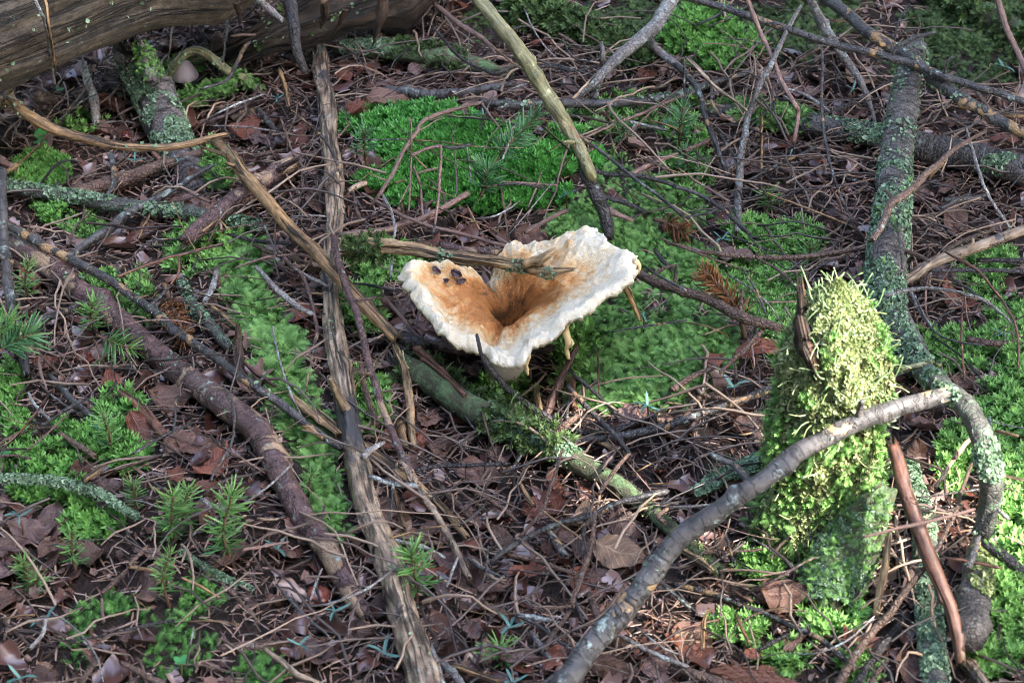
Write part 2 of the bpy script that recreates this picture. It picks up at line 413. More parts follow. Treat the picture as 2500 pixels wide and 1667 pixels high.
def tube(P, R, seg=12, rough=.10, jag=1.0, seed=0, knots=0, ridge=0., flat=0.):
    """knobbly tapered stick; returns V, T(tris), gr, sampler data"""
    rng = np.random.default_rng(seed); rm = float(np.mean(R))
    P, R, s = resample(P, R, max(rm*.55, .0022))
    P = P + rm*.34*np.stack([noise(np.stack([s/(rm*9)+seed, s*0+k*7.7, s*0], -1)) for k in range(3)], 1)
    T, N, B = frames(P); n = len(P); L = s[-1]
    a = np.linspace(0, 2*math.pi, seg, endpoint=False)
    ca, sa = np.cos(a), np.sin(a)
    co = np.stack([np.broadcast_to(ca, (n, seg)), np.broadcast_to(sa, (n, seg)), np.zeros((n, seg))], -1)
    q = co*1.3; q[..., 2] = (s/(rm*2.2))[:, None]+seed*3.1
    rr = R[:, None]*(1+1.2*rough*noise(q)+.6*rough*noise(q*2.7+5)+.45*rough*noise(q*np.array([3., 3., 5.])+2))
    if ridge:
        q2 = co*3.2; q2[..., 2] = (s/(rm*7))[:, None]+seed; rr = rr*(1+ridge*noise(q2)+.5*ridge*noise(q2*2.1)-.9*ridge*np.maximum(0, noise(q2*np.array([3.4, 3.4, .8])+8)-.15))
    for _ in range(knots):
        ks = rng.uniform(.08, .92)*L; ka = rng.uniform(0, 6.28); w = rm*rng.uniform(.5, 1.0)
        da = np.abs((a-ka+math.pi) % (2*math.pi)-math.pi)
        rr = rr + R[:, None]*rng.uniform(.25, .6)*np.exp(-((s-ks)/w)**2)[:, None]*np.exp(-(da/.7)**2)[None]
    D = N[:, None]*ca[None, :, None]*(1-flat) + B[:, None]*sa[None, :, None]
    V = P[:, None]+D*rr[..., None]
    for e, sg in ((0, -1), (n-1, 1)):               # splintered ends
        V[e] += T[e]*sg*(jag*rm*rng.uniform(0, 1.1, seg)[:, None])
        V[e] = P[e] + (V[e]-P[e])*np.array(1.0) - D[e]*R[e]*.12
    gr = np.stack([np.broadcast_to(ca*rm, (n, seg)), np.broadcast_to(sa*rm, (n, seg)), np.broadcast_to(s[:, None], (n, seg))], -1).reshape(-1, 3).copy()
    V = V.reshape(-1, 3); T_ = []
    i = (np.arange(n-1)[:, None]*seg+np.arange(seg)[None]).ravel(); j = (np.arange(n-1)[:, None]*seg+(np.arange(seg)[None]+1) % seg).ravel()
    tri = [np.stack([i, j, j+seg], 1), np.stack([i, j+seg, i+seg], 1)]
    b = len(V); V = np.vstack([V, P[0]+T[0]*rm*.25, P[-1]-T[-1]*rm*.25]); gr = np.vstack([gr, [0, 0, 0], [0, 0, L]])
    k = np.arange(seg); k2 = (k+1) % seg
    tri += [np.stack([k2, k, np.full(seg, b)], 1), np.stack([(n-1)*seg+k, (n-1)*seg+k2, np.full(seg, b+1)], 1)]
    return V, np.concatenate(tri), gr, dict(P=P, R=R, T=T, N=N, B=B, s=s, L=L, rm=rm, flat=flat)
def on_tube(d, n, s0=0., s1=1., up=.0, seed=0, patch=.0, pscale=.03):
    """n points and normals on a tube, biased to its upper side and to patches"""
    u = RNG.uniform(s0, s1, n)*(len(d['P'])-1); i = np.clip(u.astype(int), 0, len(d['P'])-2); f = (u-i)[:, None]
    P = d['P'][i]*(1-f)+d['P'][i+1]*f; R = d['R'][i]; a = RNG.uniform(0, 2*math.pi, n)
    N = d['N'][i]*np.cos(a)[:, None]*(1-d['flat'])+d['B'][i]*np.sin(a)[:, None]
    keep = N[:, 2] > up
    if patch > 0:
        keep &= noise((P+N*R[:, None])/pscale+seed) > (patch-.5)*1.2
    return (P+N*R[:, None]*1.02)[keep], norm(N)[keep]
def grow(parent, base, kind, d, n, size, s0=0., s1=1., up=-.2, patch=.5, seed=0, pscale=.03):
    pos, nr = on_tube(d, n, s0, s1, up, seed, patch, pscale)
    if len(pos) < 3: return None
    if kind == 'lichen':
        V, T, A = scatter(SQUAM, pos, nr, RNG.uniform(.6, 1.3, len(pos))*size, lean=.5); m, nm = ML['squam'], 'lichen'
    elif kind == 'yellow_lichen':
        V, T, A = scatter(SQUAM, pos, nr, RNG.uniform(.6, 1.3, len(pos))*size, lean=.5); m, nm = ML['stump'], 'lichen'
    elif kind == 'moss':
        V, T, A = scatter(FROND, pos, nr, RNG.uniform(.6, 1.3, len(pos))*size, lean=.5); m, nm = ML['feather'], 'moss'
    elif kind == 'dull_moss':
        V, T, A = scatter(FROND+STAR, pos, nr, RNG.uniform(.6, 1.3, len(pos))*size, lean=.5); m, nm = ML['dull'], 'moss'
    else:
        V, T, A = scatter(PODET, pos, nr*.5+np.array([0, 0, .6]), RNG.uniform(.5, 1.3, len(pos))*size, lean=.2); m, nm = ML['podet'], 'lichen_stalks'
    o = obj(nm, mesh(nm, V-base, T, m, A), parent); o['kind'] = 'stuff'
    return o
SEED = [100]
LAND = []                                            # landmarks by which lesser things are told apart
def add_land(name, px, py):
    s = np.linspace(0, 1, 40); u = np.linspace(0, 1, len(px)); LAND.append((name.replace('_', ' '), np.interp(s, u, px), np.interp(s, u, py)))
def near(px, py):
    d = [(float(np.min(np.hypot(lx-px, ly-py))), nm) for nm, lx, ly in LAND]; d, nm = min(d)
    return ' near the '+nm if d < 170 else ' in open litter'
def shape_word(pts):
    a = np.asarray(pts, float); L = np.hypot(*(a[-1]-a[0])); n = np.array([-(a[-1]-a[0])[1], (a[-1]-a[0])[0]])/max(L, 1); dev = np.max(np.abs((a-a[0])@n))
    return ('short ' if L < 75 else 'long ' if L > 190 else '')+('bent ' if dev > .09*L else 'straight ')
def make_stick(name, label, cat, mat, reg, pts, w, h, group=None, grows=(), stubs=0, knots=2, rough=.10, ridge=.0, rel=False, seg=None, jag=1.0, absz=False, flat=0.):
    """pts measured in a pixel system, w widths there, h heights (m) of the axis above ground (ends or per point)"""
    SEED[0] += 1; sd = SEED[0]
    px, py = nat(reg, pts); n = len(px); sc = REG[reg][2]
    if group is None: add_land(name, px, py)
    w = np.interp(np.linspace(0, 1, n), np.linspace(0, 1, len(np.atleast_1d(w))), np.atleast_1d(w))
    hh = np.interp(np.linspace(0, 1, n), np.linspace(0, 1, len(np.atleast_1d(h))), np.atleast_1d(h))
    g = proj(px, py, hh); R = .84*w/sc/2/FPX*np.linalg.norm(g-CAM, axis=1)
    q = proj(px, py, hh+R*.8)
    if rel: P = q
    else:                                            # stiff: heights run straight between the given ends
        s = np.concatenate([[0], np.cumsum(np.hypot(np.diff(px), np.diff(py)))]); s /= s[-1]
        if len(np.atleast_1d(h)) <= 2: z = q[0, 2]*(1-s)+q[-1, 2]*s
        else: z = hh+R*.8+np.interp(s, [0, 1], [q[0, 2]-hh[0]-R[0]*.8, q[-1, 2]-hh[-1]-R[-1]*.8])
        P = at_z(px, py, z); z = np.maximum(z, H(P[:, 0], P[:, 1])+R*.35); P = at_z(px, py, z)
    rm = R.mean(); seg = seg or (8 if rm < .0022 else 12 if rm < .006 else 20 if rm < .02 else 40)
    V, T, gr, d = tube(P, R, seg, rough, jag, sd, knots, ridge, flat)
    base = d['P'][np.argmin(d['P'][:, 2])].copy(); base[2] -= rm
    root = empty(name, base) if (grows or stubs) else None
    me = mesh(name, V-base, T, MS[mat], {'gr': gr})
    if root is None: root = obj(name, me, loc=base)
    else: obj('shaft', me, root)
    tag(root, label, cat, group)
    rng = np.random.default_rng(sd)
    for k in range(stubs):
        i = int(rng.uniform(.1, .9)*(len(d['P'])-1)); a = rng.uniform(-1.4, 1.4)
        dr = norm(d['N'][i]*math.cos(a)+d['B'][i]*math.sin(a)+d['T'][i]*rng.uniform(-.6, .8)); L = d['R'][i]*rng.uniform(2.5, 7)
        p0 = d['P'][i]; p1 = p0+dr*L*.6; p2 = p0+dr*L+rng.normal(size=3)*L*.12
        v, t_, g_, _ = tube([p0, p1, p2], np.array([.5, .36, .26])*d['R'][i], 7, .12, .6, sd+k)
        obj('side_twig', mesh('side_twig', v-base, t_, MS[mat], {'gr': g_}), root)
    for gk in grows: grow(root, base, seed=sd, d=d, **gk)
    return root, base, d
def stick_branch(root, base, mat, reg, pts, w, h, name='branch', grows=()):
    SEED[0] += 1
    px, py = nat(reg, pts); n = len(px); sc = REG[reg][2]
    w = np.interp(np.linspace(0, 1, n), np.linspace(0, 1, len(np.atleast_1d(w))), np.atleast_1d(w))
    hh = np.interp(np.linspace(0, 1, n), np.linspace(0, 1, len(np.atleast_1d(h))), np.atleast_1d(h))
    g = proj(px, py, hh); R = .84*w/sc/2/FPX*np.linalg.norm(g-CAM, axis=1)
    P = proj(px, py, hh+R*.8)
    V, T, gr, d = tube(P, R, 8 if R.mean() < .0025 else 12, .1, .8, SEED[0], 1)
    o = obj(name, mesh(name, V-base, T, MS[mat], {'gr': gr}), root)
    return o
# ------------------------------------------------------------------ fallen wood, traced one by one
LI = lambda n, size=.0019, **k: dict(kind='lichen', n=n, size=size, **k)
MO = lambda n, size=.010, **k: dict(kind='moss', n=n, size=size, **k)
DM = lambda n, size=.008, **k: dict(kind='dull_moss', n=n, size=size, **k)
PO = lambda n, size=.010, **k: dict(kind='stalks', n=n, size=size, **k)
YL = lambda n, size=.0022, **k: dict(kind='yellow_lichen', n=n, size=size, **k)
# --- the big things
make_stick('fallen_log', 'thick weathered brown log with long wood grain raised above the litter', 'log', 'log', 'N',
    [(-420, 172), (-200, 97), (0, 28), (300, -83), (480, -153), (570, -190)], [360, 355, 345, 330], [.085, .09], grows=[LI(1500, .0020, up=-.5, patch=.72, pscale=.02)], ridge=.11, knots=4, rough=.06, seg=96)
make_stick('rotten_log', 'dark rotten log with torn hanging wood behind the thick brown log', 'log', 'rotshade', 'F',
    [(590, 100), (680, 55), (780, 10), (900, -45), (1010, -110)], [60, 120, 150, 160, 150], [.03, .05], grows=[LI(300, .0018, patch=.6), DM(200, .006, patch=.6)], ridge=.32, rough=.22, jag=2.2, seg=72)
for _i, (_p, _w, _l) in enumerate([([(1600, 20), (1615, 90), (1620, 170)], 60, 'short brown sliver of rotten wood hanging beside the thick brown log end'), ([(2200, 20), (2190, 110), (2170, 190)], 80, 'wide brown sliver of rotten wood hanging above the pale split pole'), ([(2330, 60), (2300, 160), (2260, 230)], 60, 'slanting brown sliver of rotten wood right of the pale split pole top')]):
    make_stick('hanging_wood_splinter', _l, 'wood sliver', 'rot', 'R1', _p, [_w, _w*.9, _w*.2], [.14, .10], rel=True, ridge=.25, flat=.4)
SPL = make_stick('hanging_wood_splinter', 'brown pointed sliver of rotten wood hanging from the dark rotten log', 'wood sliver', 'rot', 'R2', [(310, -40), (300, 90), (270, 200), (245, 300)], [150, 130, 80, 20], [.16, .12], rel=True, ridge=.25, flat=.4)
make_stick('dark_upright_branch', 'dark knobbly branch coming down in front of the dark rotten log', 'branch', 'black', 'R1', [(1950, -30), (1990, 150), (2010, 330), (2070, 480)], [100, 95, 85, 60], [.11, .10, .08, .06], rel=True, grows=[LI(120, patch=.6)], knots=4)
make_stick('lichened_stub_log', 'stout broken stub log coated in green lichen poking from under the thick brown log', 'log', 'ring', 'R1', [(900, 380), (960, 480), (1050, 640), (1130, 800), (1200, 950), (1290, 1130), (1340, 1300)], [250, 300, 320, 320, 300, 250, 180], [.05, .012, .0, -.012],
    grows=[LI(7800, .0017, s0=0, s1=.75, patch=.30, pscale=.014, up=-.4), MO(260, .008, s0=0, s1=.3, patch=.6)], ridge=.06, knots=3)
make_stick('mossy_snag', 'short pointed snag with green mossy tip rising from the stub log', 'snag', 'ring', 'R1', [(1030, 520), (1010, 420), (980, 350), (950, 290)], [150, 120, 90, 40], [.05, .085], rel=True, grows=[MO(240, .007, up=-.4, patch=.3)])
_r, _b, _ = make_stick('curved_bare_branch', 'smooth bowed bare branch of tan wood lying across the lichened stub log', 'branch', 'tan', 'R1', [(-60, 690), (80, 690), (200, 770), (350, 860), (600, 950), (850, 990), (1100, 990), (1300, 960), (1520, 912)], [95, 100, 92, 85, 75, 70, 62, 58, 40], [.055, .06, .05, .045, .04], rel=True, knots=3, stubs=0, grows=[LI(150, .0016, patch=.72)])
stick_branch(_r, _b, 'tan', 'R1', [(50, 690), (40, 640), (75, 612)], [70, 45], .06, 'side_stub')
_r, _b, _ = make_stick('long_tan_branch', 'long straight tan bare branch ending in a black knot beside the torn mushroom', 'branch', 'tan', 'F', [(497, 325), (560, 400), (640, 490), (720, 580), (800, 665), (870, 735), (905, 772)], [30, 36, 36, 36, 36, 36, 34], [.032, .04, .035, .028], rel=True, knots=4, rough=.07, stubs=1)
stick_branch(_r, _b, 'tan', 'R1', [(1520, 1050), (1440, 1020), (1360, 990)], [34, 20], .045, 'side_stub')
stick_branch(_r, _b, 'black', 'R5', [(400, 745), (470, 765), (560, 790), (625, 800)], [125, 120, 85, 30], .024, 'dark_knot')
make_stick('pale_split_pole', 'long pale weathered pole with peeling grey bark and a splintered top', 'pole', 'pale', 'F', [(735, 82), (742, 150), (753, 300), (762, 420), (768, 520), (755, 640), (757, 720), (775, 850), (805, 980), (840, 1120), (880, 1250), (925, 1400), (990, 1620)], [16, 40, 48, 50, 50, 44, 52, 58, 62, 66, 72, 78, 84], [.012, .012, .01], rel=True, grows=[LI(420, .0014, patch=.66)], ridge=.2, knots=5, stubs=1, jag=2.2, seg=30)
make_stick('purple_bark_branch', 'thick branch with peeling purple brown bark and a pale broken lower end', 'branch', 'purple', 'F', [(25, 552), (150, 650), (290, 755), (400, 845), (500, 920), (590, 1000), (640, 1090), (690, 1180), (740, 1260), (800, 1370), (838, 1415)], [55, 60, 66, 66, 72, 74, 70, 66, 62, 58, 34], [.006, .008], rel=True, knots=6, rough=.09, grows=[LI(160, .002, patch=.75)])
make_stick('banded_dark_branch', 'straight dark branch with tan bands running above the purple bark branch', 'branch', 'dark', 'R4', [(40, 5), (240, 110), (440, 210), (640, 320), (880, 470), (1000, 560), (1150, 680), (1340, 810), (1640, 1030), (1900, 1210), (2100, 1370), (2300, 1500)], [60, 72, 74, 74, 76, 78, 78, 74, 72, 72, 68, 62], [.024, .02, .014], rel=True, knots=6, stubs=2, grows=[LI(160, .0016, patch=.7)])
make_stick('leaning_yellow_pole', 'long leaning pole stained yellow green above and dark below behind the torn mushroom', 'pole', 'olive', 'R2', [(860, -120), (930, -20), (1100, 180), (1240, 370), (1350, 540), (1480, 760), (1560, 900), (1670, 1110), (1700, 1180)], [105, 110, 120, 120, 118, 116, 106, 100, 95], [.14, .13, .11, .085, .065, .05], rel=True, knots=5, stubs=1)
_r, _b, _ = make_stick('black_pole_foot', 'rough black knotted branch foot standing just behind the mushroom rim', 'branch', 'black', 'R2', [(1640, 1060), (1690, 1200), (1740, 1310), (1790, 1410), (1815, 1500), (1830, 1600)], [95, 110, 115, 110, 100, 80], [.055, .03, .012], rel=True, knots=5)
stick_branch(_r, _b, 'pink', 'R2', [(1790, 1395), (1880, 1450), (1990, 1495)], [70, 28], .022, 'side_stub')
_r, _b, _ = make_stick('grey_forked_branch', 'grey lichen flecked branch with an upright fork slanting over the litter', 'branch', 'grey', 'R2', [(2300, -90), (2230, 20), (2120, 180), (1950, 330), (1830, 440), (1720, 560), (1590, 670)], [105, 115, 110, 100, 85, 70, 40], [.06, .05, .03, .01], rel=True, knots=3, grows=[LI(200, .0018, patch=.68)])
stick_branch(_r, _b, 'grey', 'R2', [(1775, 290), (1785, 380), (1775, 500), (1740, 665)], [30, 52, 56, 44], [.05, .04, .02, .01])
stick_branch(_r, _b, 'grey', 'R2', [(2090, 240), (2130, 310), (2230, 390), (2351, 480)], [60, 62, 64, 56], [.035, .03, .028])
make_stick('torn_bark_log', 'short green grey log with a torn reddish end and pale lichen head', 'log', 'mossy', 'R2', [(30, 310), (220, 310), (420, 335), (700, 395), (950, 440), (1120, 480)], [110, 150, 155, 145, 120, 60], [.012, .012], grows=[LI(2100, .0017, s0=0, s1=.28, patch=.2), DM(500, .006, s0=.3, s1=.75, patch=.5)], ridge=.10, jag=1.5)
make_stick('grey_short_log', 'short grey barked stick with an orange broken end among wet leaves', 'stick', 'gdark', 'R2', [(330, 610), (600, 640), (850, 620), (1180, 572)], [88, 92, 74, 46], [.008, .01], stubs=1)
make_stick('dark_ground_branch', 'dark grey branch lying flat beneath the leaning yellow pole', 'branch', 'gdark', 'R2', [(970, 690), (1300, 712), (1550, 702), (1900, 700), (2300, 640), (2530, 570), (2800, 485)], [62, 72, 78, 74, 66, 54, 40], [.012, .015, .012], rel=True, stubs=2, grows=[LI(260, .0018, patch=.66)])
make_stick('pale_arched_twig', 'pale arched twig rising over the bright green cushion moss', 'twig', 'pink', 'R2', [(225, 1390), (300, 1290), (400, 1120), (450, 1010), (520, 900), (590, 812), (750, 752), (870, 715), (975, 690)], [26, 34, 36, 36, 34, 34, 34, 32, 26], [.03, .05, .06, .05, .025], rel=True, stubs=1)
make_stick('speckled_long_branch', 'long thin dark branch with tan scars crossing above the grey log', 'branch', 'dark', 'R3', [(-120, -60), (170, 10), (400, 80), (730, 190), (1000, 280), (1300, 360), (1600, 430), (1800, 510), (2100, 610), (2420, 715)], [56, 60, 60, 58, 56, 58, 62, 62, 58, 54], [.10, .085], rel=False, knots=7, stubs=3)
make_stick('thick_dark_branch', 'thick dark flaking branch pressed against the grey log under the speckled branch', 'branch', 'dark', 'R3', [(900, -80), (1040, 10), (1150, 90), (1300, 220), (1450, 310), (1580, 400), (1780, 560), (1950, 680), (2150, 790), (2420, 960)], [85, 90, 98, 100, 100, 96, 96, 98, 96, 92], [.075, .07], rel=False, knots=6, stubs=2, grows=[LI(220, .0018, patch=.7)])
make_stick('grey_leaning_log', 'large grey log with ringed bark above and green lichen below beside the mossy stump', 'log', 'ring', 'F', [(2112, 122), (2085, 205), (2060, 320), (2045, 430), (2034, 520), (2030, 600), (2042, 700), (2078, 775), (2130, 850)], [64, 76, 84, 92, 100, 104, 104, 98, 74], [.06, .058, .052, .045, .038, .028, .018, .012], rel=True, grows=[LI(7800, .0017, s0=.42, s1=1, patch=.36, up=-.6), LI(1100, .0016, s0=0, s1=.45, patch=.6), MO(260, .007, s0=.45, s1=1, patch=.6, up=-.2)], ridge=.05, knots=3)
make_stick('mossy_cross_log', 'low horizontal log with mossy end and green lichen crossing under the grey log', 'log', 'ring', 'R3', [(230, 760), (420, 760), (700, 800), (900, 845), (1300, 910), (1500, 950), (1700, 1000), (2000, 1070), (2420, 1170)], [110, 190, 200, 195, 190, 205, 215, 235, 245], [.0, .004], grows=[MO(1500, .010, s0=0, s1=.30, patch=.15, up=-.1), LI(1100, .002, s0=.3, s1=.52, patch=.6), LI(7800, .0017, s0=.5, s1=1, patch=.45)], ridge=.06)
make_stick('grey_slanting_stick', 'grey flaky stick slanting down behind the speckled long branch', 'stick', 'grey', 'R3', [(900, 0), (1000, 170), (1100, 330), (1200, 480), (1280, 640), (1345, 835)], [64, 76, 76, 66, 48, 20], [.06, .03, .008], rel=True, stubs=1)
_r, _b, _ = make_stick('forked_grey_twig', 'upright grey forked twig standing in front of the mossy cross log', 'twig', 'grey', 'R3', [(845, 50), (760, 200), (650, 410), (560, 600), (490, 760), (450, 1000), (425, 1250), (410, 1568)], [26, 38, 44, 46, 50, 54, 64, 46], [.11, .10, .08, .05, .02, .012], rel=True, knots=5)
stick_branch(_r, _b, 'pale', 'R3', [(480, 750), (380, 670), (260, 580), (150, 470), (75, 390)], [26, 26, 26, 24, 26], [.075, .085, .09])
make_stick('crooked_tan_twig', 'crooked twig dark above and bare tan at its bent lower end', 'twig', 'pink', 'R3', [(470, -30), (520, 100), (580, 240), (650, 400), (720, 560), (800, 700), (826, 750), (812, 850), (795, 965)], [34, 40, 36, 36, 38, 36, 38, 34, 28], [.12, .10, .08, .065, .05], rel=True, knots=3)
make_stick('peeling_twig', 'peeling tan and dark twig reaching down to the forked grey twig', 'twig', 'dark', 'R3', [(0, 440), (95, 530), (160, 650), (220, 850), (280, 1000), (330, 1140), (355, 1250)], [56, 50, 48, 44, 42, 40, 34], [.03, .04, .03, .012], rel=True, knots=4, stubs=1)
_r, _b, _ = make_stick('dark_curved_branch', 'smooth dark curved branch with a cut stub leaning on the grey log', 'branch', 'brown', 'R3', [(1330, 1620), (1400, 1490), (1450, 1380), (1560, 1310), (1700, 1165), (1790, 1080), (1880, 1010), (2080, 890)], [56, 60, 66, 60, 54, 46, 38, 24], [.085, .09, .085, .07], rel=True, knots=2)
stick_branch(_r, _b, 'tan', 'R3', [(1690, 1190), (1740, 1150), (1795, 1110)], [52, 40], .08, 'side_stub')
stick_branch(_r, _b, 'brown', 'R3', [(1470, 1370), (1440, 1310), (1410, 1285)], [40, 18], .09, 'side_stub')
make_stick('pale_cracked_branch', 'pale cracked branch with dark scars lying right of the mossy stump top', 'branch', 'pale', 'R6', [(1290, 455), (1500, 390), (1700, 270), (1900, 190), (2100, 110), (2360, 25)], [80, 90, 88, 92, 90, 80], [.03, .035], rel=True, stubs=2, knots=4)
make_stick('long_wavy_twig', 'long wavy dark twig passing behind the top of the mossy stump', 'twig', 'brown', 'R6', [(-60, 115), (200, 180), (500, 212), (850, 215), (1100, 180), (1300, 155), (1500, 160), (1650, 212), (1710, 250)], [26, 38, 42, 44, 42, 40, 38, 34, 22], [.02, .04, .06], rel=True, stubs=3)
make_stick('dark_moss_branch', 'dark knobbly branch over moss pointing at the stump from the mushroom', 'branch', 'brown', 'F', [(1462, 628), (1500, 645), (1560, 665), (1640, 695), (1710, 730), (1792, 752)], [24, 26, 26, 28, 30, 24], [.035, .03, .03], rel=True, stubs=3, knots=5)
make_stick('crossing_grey_branch', 'smooth dark grey branch with tan scars crossing in front of the mossy stump', 'branch', 'gdark', 'N', [(2290, 958), (2192, 989), (2120, 1018), (2048, 1054), (1957, 1103), (1867, 1175), (1795, 1223), (1722, 1272), (1650, 1322), (1602, 1375), (1548, 1447), (1487, 1523), (1440, 1584), (1370, 1690)], [44, 50, 52, 52, 52, 54, 58, 60, 62, 64, 66, 70, 72, 78], [.115, .11, .10, .085, .065, .045, .028, .015], knots=7, rough=.09, stubs=2, grows=[LI(160, .0013, patch=.72)])
make_stick('arched_mossy_branch', 'arched black branch wrapped in green lichen beside the mossy stump', 'branch', 'lich', 'F', [(2115, 845), (2160, 880), (2212, 935), (2250, 1005), (2275, 1085), (2280, 1150), (2262, 1225)], [50, 54, 60, 64, 66, 62, 50], [.03, .085, .10, .095, .08, .06, .04], rel=True, grows=[LI(6300, .0017, patch=.42, up=-.7), PO(16, .012, patch=.5)], knots=3)
make_stick('lichened_cut_log', 'lichened grey log with a flat cut end below the arched mossy branch', 'log', 'ring', 'R9', [(2120, 600), (2075, 760), (2055, 900), (2035, 1080), (2010, 1270)], [190, 220, 236, 240, 238], [.01, .028], rel=True, grows=[YL(1300, .0024, s0=0, s1=1, patch=.58, up=-.6)], jag=.05, ridge=.05)
make_stick('lichen_coated_log', 'dark log fully coated in blue green lichen left of the cut log', 'log', 'lich', 'R9', [(1590, 100), (1640, 400), (1690, 800), (1730, 1150), (1790, 1640)], [130, 170, 185, 190, 190], [.008, .004], grows=[LI(7800, .0017, patch=.25, up=-.5)])
make_stick('reddish_bare_branch', 'bare reddish branch with a broken top leaning against the cut log', 'branch', 'red', 'R9', [(1455, -30), (1500, 100), (1560, 280), (1650, 520), (1740, 750), (1820, 980), (1880, 1200), (1920, 1400)], [100, 120, 126, 130, 128, 116, 104, 80], [.09, .085, .07, .055, .04, .025], rel=True, knots=3, rough=.08, jag=1.6)
_r, _b, _ = make_stick('moss_log', 'mossy fallen branch bristling with pale stalks below the mushroom', 'branch', 'mossy', 'F', [(930, 835), (1010, 885), (1080, 930), (1200, 995), (1290, 1045), (1400, 1105), (1480, 1160), (1560, 1225), (1650, 1305)], [58, 72, 76, 80, 66, 46, 42, 40, 36], [.010, .012, .012, .008, .006], rel=True, grows=[DM(900, .008, s0=0, s1=.5, patch=.3, up=-.2), LI(4500, .0017, s0=.05, s1=.62, patch=.35), PO(34, .012, s0=.02, s1=.4, patch=.2, up=.4), YL(500, .0018, s0=.6, s1=1, patch=.5)])
make_stick('green_bare_stick', 'greenish bare stick with a curled brown stub under the mossy fallen branch', 'stick', 'brown', 'R5', [(1430, 1510), (1475, 1410), (1530, 1350), (1605, 1290)], [90, 84, 66, 40], [.012, .03, .04], rel=True)
_r, _b, _ = make_stick('stick_on_mushroom', 'weathered stick with moss below resting across the torn mushroom cap', 'stick', 'splint', 'R5', [(40, 175), (200, 145), (400, 155), (700, 195), (1000, 240), (1250, 275), (1420, 312), (1570, 308)], [90, 125, 112, 98, 90, 104, 104, 30], [.055, .062, .07, .078, .086, .09], rel=True, grows=[LI(900, .0012, s0=.4, s1=1, up=-1, patch=.55, pscale=.012), DM(300, .006, s0=0, s1=.16, up=-1, patch=.1)], ridge=.25, seg=28)
stick_branch(_r, _b, 'splint', 'R5', [(1270, 270), (1380, 225), (1430, 190), (1462, 165)], [80, 85, 66, 40], [.088, .094, .098, .10], 'side_stub')
make_stick('orange_split_stick', 'orange brown split stick pointing down from the black knot', 'stick', 'red', 'R5', [(520, 815), (600, 890), (700, 985), (855, 1145)], [80, 74, 62, 40], [.02, .03], rel=True)
make_stick('upright_tan_stick', 'upright tan splintered stick standing below the black knot', 'stick', 'splint', 'R5', [(395, 820), (430, 930), (470, 1080), (495, 1250), (505, 1490)], [50, 62, 72, 72, 60], [.025, .02, .008], rel=True)
make_stick('mossy_root', 'arching root with blue green lichen over the small grey mushroom', 'root', 'olive', 'R1', [(1100, 560), (1180, 450), (1290, 355), (1400, 370), (1520, 470), (1620, 530), (1750, 600)], [60, 64, 66, 70, 76, 86, 70], [.005, .03, .045, .045, .03, .015, .005], rel=True, grows=[MO(260, .007, s0=.72, s1=1, patch=.2), LI(300, .0018, patch=.55)])
make_stick('green_moss_stick', 'half buried stick smothered in green moss in front of the small grey mushroom', 'stick', 'mossy', 'R1', [(1210, 700), (1330, 670), (1460, 630), (1580, 585)], [100, 120, 120, 80], [.008, .012], grows=[MO(700, .009, patch=.15)])
make_stick('lichen_crusted_stick', 'straight dark stick crusted with green lichen lying above the banded dark branch', 'stick', 'lich', 'R1', [(30, 1262), (500, 1330), (900, 1400), (1300, 1440), (1760, 1530)], [100, 112, 118, 104, 84], [.008, .008], grows=[LI(2600, .0020, patch=.45)], stubs=1)
make_stick('brown_log_piece', 'brown barked stick tapering up behind the lichen crusted stick', 'stick', 'brown', 'R1', [(480, 1300), (800, 1225), (1100, 1110), (1350, 1030)], [120, 115, 90, 55], [.006, .012], ridge=.05)
make_stick('peeled_purple_stick', 'pale peeled stick with purple bark bands crossing under the long tan branch', 'stick', 'purple', 'F', [(425, 552), (480, 505), (540, 455), (610, 415), (672, 380)], [40, 46, 48, 46, 40], [.02, .016], stubs=1)
_r, _b, _ = make_stick('grey_forking_stick', 'dark grey stick rising to a pale forked twig end', 'stick', 'gdark', 'R1', [(450, 1740), (720, 1560), (860, 1450), (1000, 1370), (1190, 1270), (1310, 1190), (1430, 1120)], [56, 80, 76, 66, 50, 40, 30], [.012, .022], stubs=1)
stick_branch(_r, _b, 'pink', 'R1', [(1200, 1260), (1330, 1320), (1420, 1370)], [26, 30, 28], .022)
make_stick('leaning_dark_branch', 'dark upright branch leaning past the green fir seedlings and the purple bark branch', 'branch', 'gdark', 'F', [(2, 395), (8, 480), (12, 560), (22, 700), (42, 780), (60, 862)], [28, 30, 28, 28, 30, 22], [.07, .06, .04, .02, .01], rel=True, knots=5, stubs=1)
make_stick('lichen_cylinder_stick', 'grey green lichened stick beside the dead brown spruce sprig', 'stick', 'lich', 'R4', [(1240, 380), (1350, 600), (1450, 720), (1540, 830)], [60, 105, 108, 80], [.006, .006], grows=[LI(700, .0018, patch=.5)])
make_stick('pale_smooth_twig', 'pale smooth twig joining a purple twig over the feather moss', 'twig', 'grey', 'R4', [(1738, 278), (1850, 420), (2000, 550), (2105, 605)], [34, 50, 52, 46], [.03, .02], rel=True)
make_stick('purple_bent_twig', 'purple bent twig hanging down over the strip of feather moss', 'twig', 'purple', 'R4', [(1880, 180), (1960, 270), (2040, 340), (2085, 440), (2110, 550), (2140, 700), (2110, 880), (2060, 1130)], [30, 36, 36, 34, 32, 34, 26, 18], [.03, .028, .02, .008], rel=True)
make_stick('brown_splint_end', 'short upright reddish brown splinter of wood in the feather moss', 'splinter', 'rot', 'R4', [(1600, 690), (1605, 800), (1620, 1010)], [40, 68, 74], [.03, .006], rel=True)
